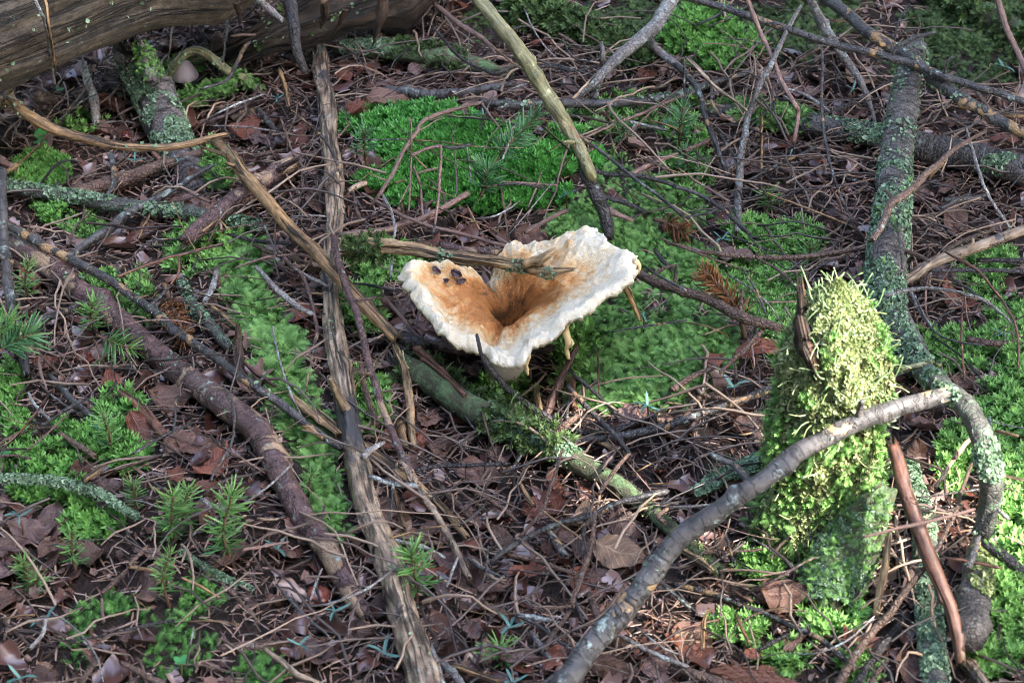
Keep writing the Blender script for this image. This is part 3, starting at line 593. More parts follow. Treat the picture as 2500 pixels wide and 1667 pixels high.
make_stick('orange_chip_stick', 'thin orange broken stick tip above the reddish brown splinter', 'stick', 'tan', 'R4', [(1425, 545), (1520, 620), (1610, 690)], [22, 42, 36], [.02, .025], rel=True)
make_stick('tan_ended_twig', 'short twig with an orange tan end under the purple bark branch', 'twig', 'dark', 'R4', [(140, 690), (300, 638), (430, 590), (540, 535)], [48, 58, 56, 50], [.012, .012])
make_stick('purple_forked_twig', 'purple grey twig crossing over the long tan branch and the pale pole', 'twig', 'purple', 'F', [(768, 545), (780, 610), (800, 670), (830, 760), (852, 850), (880, 940), (920, 1040), (958, 1108)], [18, 20, 22, 20, 20, 20, 20, 20], [.055, .06, .05, .04, .03, .025], rel=True, knots=5, stubs=2)
make_stick('pale_broken_rod', 'pale straight rod broken at its lower end below the purple grey twig', 'rod', 'pale', 'R8', [(420, -20), (480, 150), (540, 250), (650, 430), (760, 600), (820, 715), (880, 850)], [58, 62, 62, 60, 58, 56, 50], [.028, .02, .012], rel=True, knots=3)
make_stick('tan_split_wood', 'tan flat split of wood lying behind the pale broken rod', 'wood', 'splint', 'R8', [(-140, -270), (60, -110), (230, 20), (420, 150), (600, 285), (740, 425), (865, 580)], [40, 80, 88, 86, 84, 80, 60], [.006, .008], flat=.4, ridge=.1, jag=1.5)
make_stick('tan_scarred_twig', 'dark stick with long tan scars lying over the big pale leaf', 'stick', 'dark', 'R8', [(1040, 750), (1150, 660), (1350, 550), (1500, 490), (1750, 420), (1900, 350), (2060, 310), (2215, 272)], [40, 46, 42, 44, 46, 46, 52, 56], [.02, .03, .025], rel=True, knots=5, stubs=1)
make_stick('reddish_tan_prop', 'reddish tan stick propped up toward the drooping mushroom shred', 'stick', 'red', 'R5', [(1400, 1295), (1450, 1170), (1500, 1060), (1560, 940), (1612, 830)], [60, 72, 66, 58, 40], [.008, .02, .035], rel=True)
make_stick('black_arch_twig', 'dark twig hooked over the front rim of the torn mushroom', 'twig', 'black', 'R5', [(940, 745), (958, 820), (985, 900), (1080, 1030), (1200, 1150), (1400, 1290), (1510, 1345)], [30, 34, 36, 44, 56, 58, 46], [.075, .07, .055, .035, .02, .01], rel=True, knots=4)
make_stick('wet_black_bow', 'wet black bowed branch behind the tan tipped litter stick', 'branch', 'black', 'R5', [(1540, 1375), (1680, 1400), (1800, 1402), (1950, 1362), (2140, 1285)], [46, 56, 58, 54, 34], [.01, .012], rel=True, stubs=2)
make_stick('tan_tipped_stick', 'dark stick turning to bare tan wood pointing at the stump', 'stick', 'dark', 'F', [(1180, 1000), (1300, 1012), (1420, 1002), (1540, 975), (1620, 948), (1700, 918), (1805, 878)], [20, 20, 22, 24, 22, 22, 18], [.012, .016, .02], rel=True, stubs=1)
make_stick('white_tipped_twig', 'tan pointed twig with a reddish tip hanging off the mushroom edge', 'twig', 'tan', 'R5', [(1935, 385), (1960, 450), (1990, 530), (2035, 640)], [40, 58, 52, 30], [.06, .04, .02], rel=True)
make_stick('rotten_log_stub', 'rotten orange brown log stub beside the mossy stump capped with lichen', 'log', 'rot', 'R9', [(120, 300), (250, 235), (400, 165), (640, 60), (760, 10)], [110, 165, 180, 180, 160], [.006, .012], ridge=.15, grows=[LI(1950, .0017, s0=0, s1=.7, up=.45, patch=.2), PO(20, .010, s0=0, s1=.5, up=.3, patch=.3)])
make_stick('dark_root_branch', 'long dark branch running down past the stump foot to the litter', 'branch', 'brown', 'R9', [(1990, 90), (1930, 280), (1880, 430), (1790, 600), (1690, 780), (1560, 930), (1450, 1080), (1330, 1220), (1200, 1400), (1080, 1600)], [26, 30, 34, 36, 44, 54, 60, 66, 76, 80], [.05, .06, .06, .04, .02, .01], rel=True, knots=4)
make_stick('black_root_branch', 'wet black branch lying beside the long dark branch at the stump foot', 'branch', 'black', 'R9', [(1560, 1110), (1430, 1280), (1320, 1420), (1200, 1600)], [50, 66, 74, 76], [.008, .008])
make_stick('tan_rotten_stake', 'upright tan rotten stake in the dark hollow beside the stump', 'stake', 'splint', 'R9', [(1445, 560), (1420, 720), (1390, 880), (1350, 1110)], [44, 62, 66, 56], [.05, .035, .012], rel=True, ridge=.12)
make_stick('burnt_banded_twig', 'black twig with tan bands lying below the big brown bark flake', 'twig', 'dark', 'R9', [(-20, 900), (200, 950), (400, 1020), (600, 1100), (800, 1190), (1000, 1290), (1190, 1440)], [48, 52, 48, 46, 50, 46, 36], [.01, .01], knots=4, stubs=1)
make_stick('pink_hanging_twig', 'thin pinkish twig sticking out over the reddish bare branch', 'twig', 'pink', 'R9', [(1275, 578), (1400, 548), (1550, 508), (1700, 478), (1850, 440), (2010, 395)], [22, 28, 30, 30, 28, 24], [.10, .09, .075], rel=True)
make_stick('orange_thin_twig', 'thin orange twig joining the reddish branch and the cut log', 'twig', 'red', 'R9', [(1790, 712), (1990, 745), (2195, 792)], [24, 26, 24], [.05, .05], rel=True)
make_stick('mossy_spur_branch', 'dark mossy branch running off from the foot of the arched mossy branch', 'branch', 'black', 'R9', [(2090, 610), (2180, 680), (2280, 770), (2420, 920)], [70, 92, 96, 92], [.05, .04], rel=True, grows=[MO(90, .006, patch=.5)])
make_stick('brown_half_log', 'half buried smooth brown stick in the needle litter near the pale pole foot', 'stick', 'brown', 'R7', [(1480, 1340), (1650, 1320), (1850, 1312), (2050, 1310), (2240, 1270)], [70, 98, 100, 92, 60], [.0, .0])
make_stick('lichened_bow_stick', 'bowed dark stick crusted with lichen and a tan broken tip among wet moss', 'stick', 'lich', 'R7', [(-30, 185), (250, 200), (500, 240), (700, 310), (820, 385), (930, 450)], [64, 72, 72, 66, 52, 40], [.022, .02, .012], rel=True, grows=[LI(1300, .0018, patch=.4)])
make_stick('green_lichen_strip', 'short twig covered with bright green lichen scales on needle litter', 'twig', 'lich', 'R7', [(1220, 690), (1450, 830), (1600, 900), (1710, 950)], [30, 44, 46, 36], [.004, .004], grows=[LI(1350, .0017, patch=.2)])
make_stick('orange_stub', 'short mossy stub with an orange end resting on the grey leaning log', 'stub', 'olive', 'R6', [(1490, 985), (1600, 955), (1700, 940), (1772, 948)], [44, 52, 54, 46], [.075, .075], rel=True, grows=[DM(120, .006, patch=.3)])
make_stick('slanting_reddish_branch', 'bare reddish branch slanting in front of dark mossy ground', 'branch', 'pink', 'R3', [(2165, -10), (2200, 100), (2240, 220), (2300, 350), (2380, 500)], [50, 50, 48, 46, 44], [.08, .05], rel=True)
make_stick('shaded_dark_log', 'large dark moss stained log in the shade behind the thick dark branch', 'log', 'mossy', 'R3', [(1700, -120), (1900, 10), (2100, 130), (2500, 340)], [180, 200, 210, 210], [.0, .0], grows=[DM(700, .010, patch=.4)])
make_stick('dull_moss_log', 'low dark log smothered in dull moss behind the grey forked branch', 'log', 'mossy', 'R2', [(1150, 60), (1400, 150), (1650, 230), (1900, 340), (2050, 420)], [150, 180, 150, 110, 70], [.0, .0], grows=[DM(2400, .010, patch=.2)])
make_stick('grey_pale_stump_stick', 'grey white stick standing behind the lichened stub log in shade', 'stick', 'grey', 'R1', [(560, 430), (600, 560), (640, 700), (660, 830)], [60, 70, 74, 66], [.03, .006], rel=True)
make_stick('pale_grey_stick', 'short pale grey stick beside the dark knobbly branch', 'stick', 'grey', 'R1', [(1700, -30), (1760, 10), (1840, 70), (1910, 135)], [56, 62, 60, 40], [.09, .08], rel=True)
make_stick('reddish_tan_stick', 'dull reddish tan stick with bent end leaning on litter behind the torn bark log', 'stick', 'pink', 'R2', [(655, 25), (800, 150), (950, 250), (1020, 310), (1085, 395)], [36, 44, 44, 36, 22], [.03, .02], rel=True)
make_stick('long_arched_dark_twig', 'long thin dark twig sagging over the torn bark log', 'twig', 'black', 'R2', [(640, 180), (740, 300), (850, 410), (1000, 480), (1100, 490), (1200, 440), (1330, 450), (1450, 450), (1600, 480), (1750, 450)], [20, 24, 24, 24, 24, 26, 26, 24, 24, 20], [.04, .035, .03, .03], rel=True)
make_stick('hanging_fork_twig', 'grey forked twig hanging down in front of the thick brown log', 'twig', 'grey', 'R1', [(230, -20), (280, 100), (315, 180), (345, 370), (362, 565)], [26, 30, 34, 36, 26], [.19, .18, .16, .11, .05], rel=True, stubs=1)
_r, _b, _ = make_stick('tan_hanging_twig', 'tan twig lying along the grey forked twig over the thick brown log', 'twig', 'tan', 'R1', [(300, -20), (322, 120), (338, 230), (375, 480)], [28, 30, 26, 18], [.19, .18, .16, .09], rel=True, stubs=1)
stick_branch(_r, _b, 'tan', 'R1', [(338, 250), (350, 330), (385, 450)], [12, 8], [.15, .10], 'side_twig')

# --- lesser twigs, alike but for their place: kind -> shared label and group
TW = dict(dark=('dark', 'thin dark twigs', 'twig'), black=('wet black', 'thin black twigs', 'twig'), brown=('brown barked', 'thin brown twigs', 'twig'), pink=('pinkish bare', 'thin pinkish twigs', 'twig'), tan=('bare tan', 'small tan sticks', 'stick'),
    grey=('grey lichen flecked', 'small grey sticks', 'stick'), red=('reddish brown', 'small reddish sticks', 'stick'), splint=('splintered tan', 'wood splinters', 'wood splinter'), purple=('purple barked', 'small purple twigs', 'twig'),
    pale=('pale weathered', 'small pale sticks', 'stick'), gdark=('dark grey', 'small dark grey sticks', 'stick'))
add_land('torn mushroom', [1000, 1250, 1500], [720, 860, 740]); add_land('mossy stump', [2040, 2040], [680, 1330])
MINOR = [
 ('R1', 'tan', [(1970, 748), (2060, 820), (2140, 890)], 14, .03), ('R1', 'dark', [(2140, 890), (2210, 970), (2260, 1080), (2310, 1195)], 20, .035),
 ('R1', 'dark', [(1725, 235), (1650, 330), (1590, 440), (1520, 550), (1360, 600)], [30, 34, 30, 26, 20], .035), ('R1', 'pink', [(1560, 245), (1640, 238), (1720, 235)], 18, .05),
 ('R1', 'purple', [(1405, 830), (1600, 740), (1690, 680), (1745, 590)], [30, 38, 36, 26], .01), ('R1', 'black', [(1545, 80), (1530, 220), (1505, 420)], 16, .05),
 ('R1', 'tan', [(1885, 480), (1930, 600), (1950, 720)], [36, 38, 30], .02), ('R1', 'dark', [(645, 440), (600, 540), (540, 650), (400, 815)], [14, 16, 16, 12], .03), ('R1', 'dark', [(650, 640), (560, 680), (480, 740)], 14, .02),
 ('R1', 'tan', [(10, 1180), (60, 1150), (115, 1118)], 36, .02), ('R1', 'pink', [(-10, 1070), (40, 1110), (90, 1140)], [60, 50], .01), ('R1', 'dark', [(745, 1050), (770, 1150), (760, 1260), (720, 1320)], [50, 46, 36], .012),
 ('R1', 'brown', [(1700, 1060), (1800, 1040), (1920, 1010)], [40, 34, 20], .008), ('R1', 'black', [(1710, 1030), (1840, 980), (1930, 950)], 18, .02), ('R1', 'gdark', [(1745, 740), (1820, 830), (1890, 920)], [40, 50, 30], .008),
 ('R1', 'brown', [(1900, 800), (1930, 900), (1990, 1050), (2100, 1180)], 20, .02), ('R1', 'dark', [(1650, 1330), (1720, 1430), (1800, 1560)], 18, .012), ('R1', 'tan', [(950, 1568), (985, 1500), (1010, 1450)], 20, .01),
 ('R1', 'tan', [(1370, 1560), (1470, 1490), (1540, 1550)], 18, .025), ('R1', 'pink', [(780, 670), (800, 760), (860, 860)], 14, .01), ('R1', 'pink', [(430, 560), (455, 640), (460, 720)], 14, .01), ('R1', 'red', [(1030, 1035), (1090, 1080)], 40, .008),
 ('R1', 'dark', [(2110, 320), (2150, 700), (2180, 1100)], [14, 18, 14], .015), ('R1', 'dark', [(1860, 1250), (1880, 1400)], 26, .01),
 ('R1', 'pink', [(1200, 1110), (1200, 1200), (1195, 1260)], 12, .02), ('R1', 'grey', [(1120, 1210), (1170, 1270)], 16, .02),
 ('R2', 'pink', [(490, 800), (497, 950), (492, 1100), (480, 1430)], 15, [.07, .02]), ('R2', 'pink', [(690, 985), (695, 1100), (680, 1300), (650, 1560)], [24, 26, 24, 20], [.06, .02]),
 ('R2', 'pink', [(500, 1050), (600, 1005), (700, 985)], 26, .055), ('R2', 'dark', [(700, 985), (790, 1000), (900, 975)], 26, .055), ('R2', 'pink', [(510, 1130), (540, 1210), (560, 1300), (575, 1480)], 20, [.05, .02]),
 ('R2', 'tan', [(478, 1020), (540, 1080), (600, 1142)], 14, .05), ('R2', 'pink', [(540, 1170), (600, 1150), (670, 1138)], 18, .05), ('R2', 'grey', [(870, 985), (885, 1090), (900, 1230)], 13, [.05, .03]),
 ('R2', 'pink', [(290, 1568), (420, 1520), (550, 1480), (700, 1410), (880, 1308)], [36, 46, 48, 50, 46], .02), ('R2', 'pink', [(165, 1308), (400, 1440), (600, 1520), (800, 1570), (1130, 1660)], [20, 30, 32, 32, 30], .028),
 ('R2', 'tan', [(550, 1232), (660, 1280), (790, 1335)], 9, .04), ('R2', 'tan', [(680, 1410), (850, 1465), (960, 1510), (1085, 1570)], 11, .04), ('R2', 'dark', [(10, 940), (220, 945), (450, 940)], 11, .045), ('R2', 'tan', [(420, 938), (640, 955), (900, 985)], 12, .05),
 ('R2', 'pink', [(880, 985), (1060, 1000), (1255, 998)], 9, .05), ('R2', 'tan', [(1245, 745), (1400, 870), (1560, 1012)], 15, .05), ('R2', 'tan', [(1690, 1095), (1850, 1215), (2055, 1372)], 10, .02), ('R2', 'grey', [(1215, 790), (1180, 900), (1110, 1080)], 14, .055),
 ('R2', 'dark', [(1535, 765), (1600, 880), (1690, 960), (1800, 1040), (2000, 1200), (2200, 1350), (2370, 1500)], [26, 28, 28, 30, 28, 28, 22], .03), ('R2', 'black', [(1690, 1145), (1800, 1170), (1900, 1182), (2050, 1192), (2200, 1230), (2360, 1285)], [36, 38, 38, 36, 34, 30], .022),
 ('R2', 'pink', [(1655, 935), (1780, 880), (1900, 825), (2000, 790), (2180, 710), (2351, 640)], [20, 22, 24, 24, 26, 24], .02), ('R2', 'pink', [(1985, 1172), (2130, 1100), (2295, 1038)], [34, 36, 28], .02), ('R2', 'grey', [(1965, 820), (2090, 850), (2225, 882)], 24, .012),
 ('R2', 'tan', [(1800, 760), (1870, 850), (1920, 945)], 13, .015), ('R2', 'pink', [(1265, 1568), (1430, 1480), (1545, 1418)], [34, 38, 32], .015), ('R2', 'black', [(1520, 262), (1570, 370), (1650, 412), (1745, 402)], [12, 15, 15, 12], .04),
 ('R2', 'pale', [(1585, 665), (1660, 590), (1740, 505)], 22, .03), ('R2', 'pink', [(1375, 1158), (1340, 1270), (1285, 1400)], [12, 16, 14], .02), ('R2', 'black', [(1805, 1335), (1930, 1370), (2080, 1430)], [40, 40, 30], .012), ('R2', 'pink', [(970, 700), (1030, 780), (1095, 872)], [22, 18, 14], .03),
 ('R2', 'dark', [(980, 690), (1100, 640), (1200, 590), (1300, 558)], 12, .03), ('R2', 'brown', [(1500, 230), (1620, 310), (1730, 395)], [30, 26, 18], .008), ('R2', 'brown', [(1440, 600), (1490, 690), (1540, 790)], 24, .045), ('R2', 'brown', [(1350, 390), (1450, 340), (1530, 300)], [50, 46, 30], .006),
 ('R2', 'pink', [(1100, 1225), (1300, 1240), (1480, 1250)], 18, .02), ('R2', 'dark', [(1830, 860), (1850, 960), (1900, 1060)], 14, .01), ('R2', 'tan', [(2010, 1040), (2150, 1110), (2310, 1170)], 16, .025), ('R2', 'pale', [(75, 1285), (120, 1258), (178, 1235)], [44, 46, 40], .02), ('R2', 'brown', [(100, 1300), (130, 1420), (165, 1500)], [20, 30, 26], .01),
 ('R2', 'grey', [(300, 1310), (360, 1430), (390, 1568)], [26, 24, 20], [.03, .05]), ('R5', 'grey', [(392, -10), (372, 150), (355, 350)], [20, 20, 22], [.06, .05]), ('R2', 'tan', [(870, 1380), (920, 1480), (960, 1550)], 10, .03), ('R2', 'pink', [(490, 1220), (460, 1290), (415, 1370)], 12, .03), ('R2', 'tan', [(380, 1240), (450, 1215)], 16, .03),
 ('R3', 'dark', [(985, 315), (990, 500), (985, 750), (1020, 1000), (1060, 1180), (1105, 1300), (1155, 1430)], [18, 24, 26, 26, 24, 22, 20], [.07, .05, .02]), ('R3', 'pale', [(1750, 530), (1770, 640), (1835, 792)], 15, [.06, .03]), ('R3', 'grey', [(1685, 500), (1685, 640)], 12, .07),
 ('R3', 'grey', [(755, 600), (880, 645), (1035, 755)], [20, 28, 22], .015), ('R3', 'black', [(1000, 780), (1120, 730), (1300, 680), (1410, 655)], 13, .04), ('R3', 'grey', [(1960, 860), (1990, 980), (2060, 1200), (2140, 1370), (2255, 1535)], [22, 28, 28, 28, 26], [.06, .04, .015]),
 ('R3', 'tan', [(2120, 745), (2230, 775), (2370, 780)], 40, .01), ('R3', 'pale', [(1865, 915), (1840, 1050), (1790, 1180)], 13, [.07, .05]), ('R3', 'dark', [(455, 1235), (700, 1110), (830, 1050), (962, 985)], [18, 22, 26, 28], .015), ('R3', 'black', [(1055, 1170), (1170, 1210), (1295, 1245)], [40, 42, 36], .006),
 ('R3', 'red', [(965, 1180), (1080, 1320), (1130, 1440)], [20, 26, 18], .012), ('R3', 'dark', [(-10, 1255), (100, 1290), (200, 1340), (350, 1440), (500, 1580)], [36, 36, 34, 34, 30], .03), ('R3', 'pink', [(110, 1210), (230, 1280), (360, 1360)], 20, .03), ('R3', 'brown', [(60, 1025), (150, 980), (250, 930)], 36, .025),
 ('R3', 'pink', [(770, 390), (830, 520), (880, 630)], 18, .01), ('R3', 'brown', [(815, 415), (900, 370), (975, 320)], 22, .01), ('R3', 'dark', [(1790, 1410), (1880, 1360), (1970, 1310)], [20, 30, 20], .02), ('R3', 'gdark', [(1810, 1350), (1950, 1345), (2085, 1320)], [40, 44, 36], .01), ('R3', 'dark', [(60, 390), (55, 560), (70, 740)], 20, [.05, .01]),
 ('R3', 'brown', [(2030, 620), (2080, 690), (2130, 760)], 34, .03), ('R3', 'tan', [(745, 1350), (860, 1310), (985, 1250)], 20, .012), ('R3', 'dark', [(240, 580), (245, 700), (300, 770)], 22, .05), ('R3', 'brown', [(1100, 1330), (1230, 1290), (1290, 1250)], 18, .01), ('R3', 'dark', [(300, 910), (400, 1060), (440, 1110)], 26, .02), ('R3', 'tan', [(2260, 625), (2351, 665)], 20, .05),
 ('R3', 'tan', [(880, 1310), (960, 1390), (1060, 1430)], 12, .012), ('R3', 'pink', [(700, 1135), (850, 1180), (990, 1230)], 12, .02), ('R3', 'pink', [(1560, 1420), (1640, 1560)], 14, .01), ('R3', 'dark', [(60, 1470), (200, 1440), (300, 1410)], 22, .02),
 ('R4', 'red', [(795, 345), (1000, 262), (1120, 220), (1250, 188), (1500, 125)], [22, 26, 28, 26, 22], .025), ('R4', 'splint', [(1955, 1150), (2080, 1260), (2280, 1400)], [50, 84, 70], .008), ('R4', 'red', [(1655, 930), (1740, 1000), (1850, 1085)], [30, 44, 30], .008), ('R4', 'dark', [(880, 235), (950, 150), (1050, 100), (1215, 95)], [12, 14, 14, 12], .02),
 ('R4', 'red', [(1210, 225), (1205, 320), (1155, 400)], 22, .03), ('R4', 'gdark', [(335, 1010), (480, 1165), (620, 1290)], [44, 64, 50], .006), ('R4', 'grey', [(190, 1130), (250, 1230), (335, 1305)], [20, 28, 24], .01), ('R4', 'dark', [(290, 1350), (420, 1260), (560, 1180)], [20, 30, 34], .015), ('R4', 'brown', [(-10, 1350), (180, 1370), (400, 1365)], 22, .008), ('R4', 'brown', [(-10, 1480), (100, 1420), (170, 1390)], 34, .006),
 ('R4', 'red', [(830, 1130), (950, 1240), (1110, 1410)], [60, 82, 70], .006), ('R4', 'dark', [(890, 1545), (1100, 1425), (1285, 1340)], 22, .014), ('R4', 'dark', [(1190, 1160), (1185, 1280), (1170, 1410)], 18, .02), ('R4', 'dark', [(1540, 1560), (1580, 1380), (1570, 1200), (1500, 1060)], [20, 20, 18, 12], .02), ('R4', 'pink', [(265, 880), (270, 970), (315, 1110)], [16, 24, 16], .02),
 ('R4', 'black', [(1540, 65), (1700, 100), (1960, 125)], [24, 34, 26], .012), ('R4', 'brown', [(1720, 140), (1850, 190), (1990, 230), (2100, 270)], [30, 40, 36, 26], .012), ('R4', 'grey', [(2040, 320), (2110, 360), (2200, 410)], [24, 34, 24], .02), ('R4', 'dark', [(1780, 0), (1830, 110), (1870, 200)], 20, .03), ('R4', 'brown', [(240, 840), (330, 930), (440, 1030)], 20, .01), ('R4', 'pink', [(710, 195), (850, 240), (960, 280)], 14, .01),
 ('R4', 'pink', [(1990, 830), (2090, 910), (2180, 970)], 14, .01), ('R4', 'black', [(440, 1060), (560, 1150), (640, 1210)], 16, .01), ('R4', 'brown', [(410, 1410), (520, 1480), (640, 1560)], [40, 50, 50], .006), ('R4', 'pink', [(390, 890), (500, 850), (600, 820)], 14, .015), ('R4', 'dark', [(1340, 180), (1320, 250), (1290, 310)], 14, .02), ('R4', 'dark', [(945, 300), (940, 430)], 14, .015),
 ('R4', 'grey', [(1390, 520), (1430, 420), (1460, 300)], [40, 50, 44], .008), ('R4', 'tan', [(930, 90), (980, 0)], 20, .01),
 ('R5', 'black', [(1525, 955), (1650, 1050), (1780, 1170), (1910, 1330)], [26, 30, 28, 20], .02), ('R5', 'dark', [(1555, 1085), (1700, 1240), (1850, 1390), (1985, 1560)], [40, 46, 40, 34], .018), ('R5', 'splint', [(1535, 1465), (1650, 1450), (1770, 1455), (1960, 1555)], [40, 60, 56, 40], .006), ('R5', 'black', [(2145, 165), (2200, 240), (2255, 295)], [32, 40, 34], .02),
 ('R5', 'pink', [(320, 485), (450, 650), (520, 730), (610, 790)], [28, 40, 38, 24], .02), ('R5', 'dark', [(110, 390), (270, 415), (430, 452)], [20, 26, 20], .015), ('R5', 'dark', [(2085, 290), (2220, 370), (2351, 440)], 20, .04), ('R5', 'dark', [(1850, 722), (2050, 685), (2351, 640)], [10, 18, 18], .035), ('R5', 'red', [(1745, 840), (1760, 950), (1762, 1130)], [14, 20, 16], .02), ('R5', 'dark', [(1560, 1150), (1540, 1350), (1510, 1560)], [24, 26, 24], .012),
 ('R5', 'brown', [(150, 920), (180, 1080), (220, 1230), (260, 1340)], [30, 44, 50, 60], .012), ('R5', 'tan', [(1300, 1530), (1310, 1450)], 30, .01), ('R5', 'tan', [(420, 1330), (450, 1490)], 60, .006), ('R5', 'splint', [(1340, 1120), (1360, 1260)], [50, 60], .008), ('R5', 'brown', [(105, 970), (200, 1000), (290, 930)], [20, 26, 16], .05), ('R5', 'grey', [(170, 1560), (240, 1500), (310, 1465)], [50, 46, 26], .04),
 ('R5', 'red', [(1570, 1040), (1580, 1130), (1600, 1230)], [60, 70, 50], .006), ('R5', 'brown', [(560, 780), (750, 830), (960, 860)], [60, 70, 60], .006), ('R5', 'purple', [(700, 130), (860, 165), (1080, 185)], [70, 66, 60], .02), ('R5', 'brown', [(2200, 1440), (2240, 1560)], 40, .01), ('R5', 'pink', [(20, 70), (200, 50), (380, 20)], [50, 56, 46], .02), ('R5', 'dark', [(640, 60), (650, 0)], 22, .05),
 ('R6', 'black', [(1535, 285), (1700, 300), (1800, 302), (2050, 305), (2360, 312)], [40, 38, 36, 36, 36], .025), ('R6', 'red', [(1815, 175), (1950, 250), (2050, 315), (2150, 440), (2250, 580), (2305, 720), (2312, 965)], [20, 24, 24, 22, 22, 20, 16], [.06, .05, .03]), ('R6', 'grey', [(1415, 475), (1600, 432), (1800, 430), (2000, 478), (2120, 530), (2260, 650)], [24, 30, 28, 28, 26, 20], [.05, .05, .03]),
 ('R6', 'brown', [(585, 705), (480, 820), (360, 925), (300, 995)], [44, 36, 34, 26], .02), ('R6', 'dark', [(450, 290), (500, 370), (545, 440), (605, 595)], [16, 20, 22, 20], .05), ('R6', 'brown', [(150, 1100), (180, 1140), (430, 1182)], [30, 40, 34], .01), ('R6', 'brown', [(165, 1150), (110, 1230), (50, 1320)], [30, 36, 26], .01), ('R6', 'brown', [(-20, 1110), (110, 1030), (260, 960)], [60, 50, 40], .01), ('R6', 'grey', [(1590, 460), (1650, 580), (1730, 700)], [40, 40, 26], .02),
 ('R6', 'dark', [(1610, 470), (1720, 690), (1880, 780), (2080, 810)], 18, .03), ('R6', 'black', [(1720, 700), (1800, 610), (1880, 570)], 18, .03), ('R6', 'dark', [(1500, 40), (1520, 180), (1530, 290)], 16, .06), ('R6', 'brown', [(540, 220), (700, 310), (860, 460)], [20, 26, 22], .03), ('R6', 'red', [(1930, 560), (1930, 800), (1950, 1050)], [16, 20, 18], .02), ('R6', 'black', [(2040, 235), (2200, 235), (2370, 240)], 40, .015),
 ('R6', 'pale', [(1880, 1568), (1950, 1480), (2000, 1430)], [40, 36, 34], .07), ('R6', 'brown', [(1800, 180), (1950, 100), (2150, 20)], [36, 40, 36], .02), ('R6', 'dark', [(1850, 340), (2000, 450), (2130, 560)], 22, .02), ('R6', 'dark', [(430, 0), (520, 80), (560, 100)], 26, .015), ('R6', 'tan', [(1700, 360), (1860, 385)], 14, .03), ('R6', 'brown', [(1960, 770), (2150, 800), (2260, 800)], [50, 56, 40], .008), ('R6', 'tan', [(2160, 1385), (2310, 1425)], 26, .02), ('R6', 'brown', [(490, 1490), (560, 1580)], 40, .008),
 ('R6', 'brown', [(400, 930), (410, 1040)], 22, .02), ('R6', 'red', [(390, 1320), (480, 1450)], 16, .01),
 ('R7', 'black', [(440, 1282), (700, 1250), (900, 1200), (1170, 1145)], [16, 24, 26, 30], .01), ('R7', 'brown', [(820, 1430), (1000, 1530), (1110, 1580)], [44, 50, 50], .008), ('R7', 'pale', [(1780, 1340), (1900, 1420), (2000, 1500), (2180, 1590)], [40, 48, 50, 48], .008), ('R7', 'brown', [(1490, 885), (1600, 990), (1750, 1165)], [24, 30, 18], .01), ('R7', 'tan', [(1170, 1165), (1400, 1145), (1610, 1170)], 13, .012), ('R7', 'tan', [(870, 785), (1000, 805), (1070, 830)], 28, .008),
 ('R7', 'tan', [(1230, 860), (1340, 910), (1480, 985)], [20, 26, 16], .008), ('R7', 'brown', [(870, 770), (940, 700), (1000, 640)], [30, 36, 26], .01), ('R7', 'brown', [(1300, 590), (1400, 690), (1500, 770)], 22, .01), ('R7', 'pink', [(1640, 665), (1800, 640), (1950, 615)], [26, 24, 16], .015), ('R7', 'gdark', [(1870, 900), (1980, 1030), (2080, 1130), (2230, 1260)], [20, 26, 24, 18], .015), ('R7', 'grey', [(210, 1330), (290, 1230), (310, 1130)], [30, 34, 26], .015),
 ('R7', 'brown', [(0, 1130), (80, 1200), (200, 1310)], 24, .008), ('R7', 'tan', [(10, 1135), (120, 1115), (230, 1110)], 18, .01), ('R7', 'brown', [(530, 1590), (590, 1500), (650, 1420)], [50, 50, 40], .006), ('R7', 'purple', [(1740, 460), (1830, 465), (1920, 455)], 22, .015), ('R7', 'splint', [(570, 195), (640, 150), (720, 95)], [50, 44, 20], .02), ('R7', 'grey', [(2090, 1030), (2130, 900), (2170, 800)], [16, 20, 16], [.01, .03]), ('R7', 'brown', [(-10, 40), (90, 30), (200, 50)], 20, .01),
 ('R7', 'grey', [(1360, 330), (1430, 370), (1510, 390)], [40, 44, 36], .01), ('R7', 'brown', [(1000, 1640), (960, 1440), (930, 1400)], 24, .008), ('R7', 'dark', [(1420, 200), (1470, 110), (1540, 0)], 22, .03), ('R7', 'brown', [(700, 960), (790, 870), (860, 800)], [36, 40, 30], .006), ('R7', 'pink', [(690, 1000), (700, 1150)], 26, .006),
 ('R8', 'grey', [(225, 165), (300, 195), (370, 217), (535, 243)], [36, 42, 40, 44], .02), ('R8', 'black', [(525, 128), (650, 108), (800, 100), (1000, 92), (1160, 88)], [30, 34, 36, 34, 26], .018), ('R8', 'tan', [(370, 240), (405, 370), (440, 515)], [34, 44, 46], .01), ('R8', 'grey', [(365, 600), (550, 640), (640, 675), (720, 720)], [34, 38, 32, 24], .01), ('R8', 'brown', [(380, 575), (540, 600), (710, 630)], [34, 42, 36], .008),
 ('R8', 'brown', [(1515, -10), (1480, 120), (1440, 230), (1380, 400), (1300, 500), (1200, 600), (1020, 665)], [24, 26, 30, 30, 32, 30, 24], [.03, .025, .01]), ('R8', 'brown', [(1740, 400), (1720, 560), (1680, 750), (1620, 900), (1575, 1040)], [36, 40, 46, 46, 34], [.035, .02, .012]), ('R8', 'brown', [(1560, 1090), (1440, 1260), (1400, 1340)], [36, 40, 30], .01), ('R8', 'black', [(1675, 440), (1655, 570), (1640, 720)], [30, 36, 34], .02), ('R8', 'brown', [(1140, 700), (1300, 730), (1400, 762), (1610, 835)], [30, 36, 38, 36], .012),
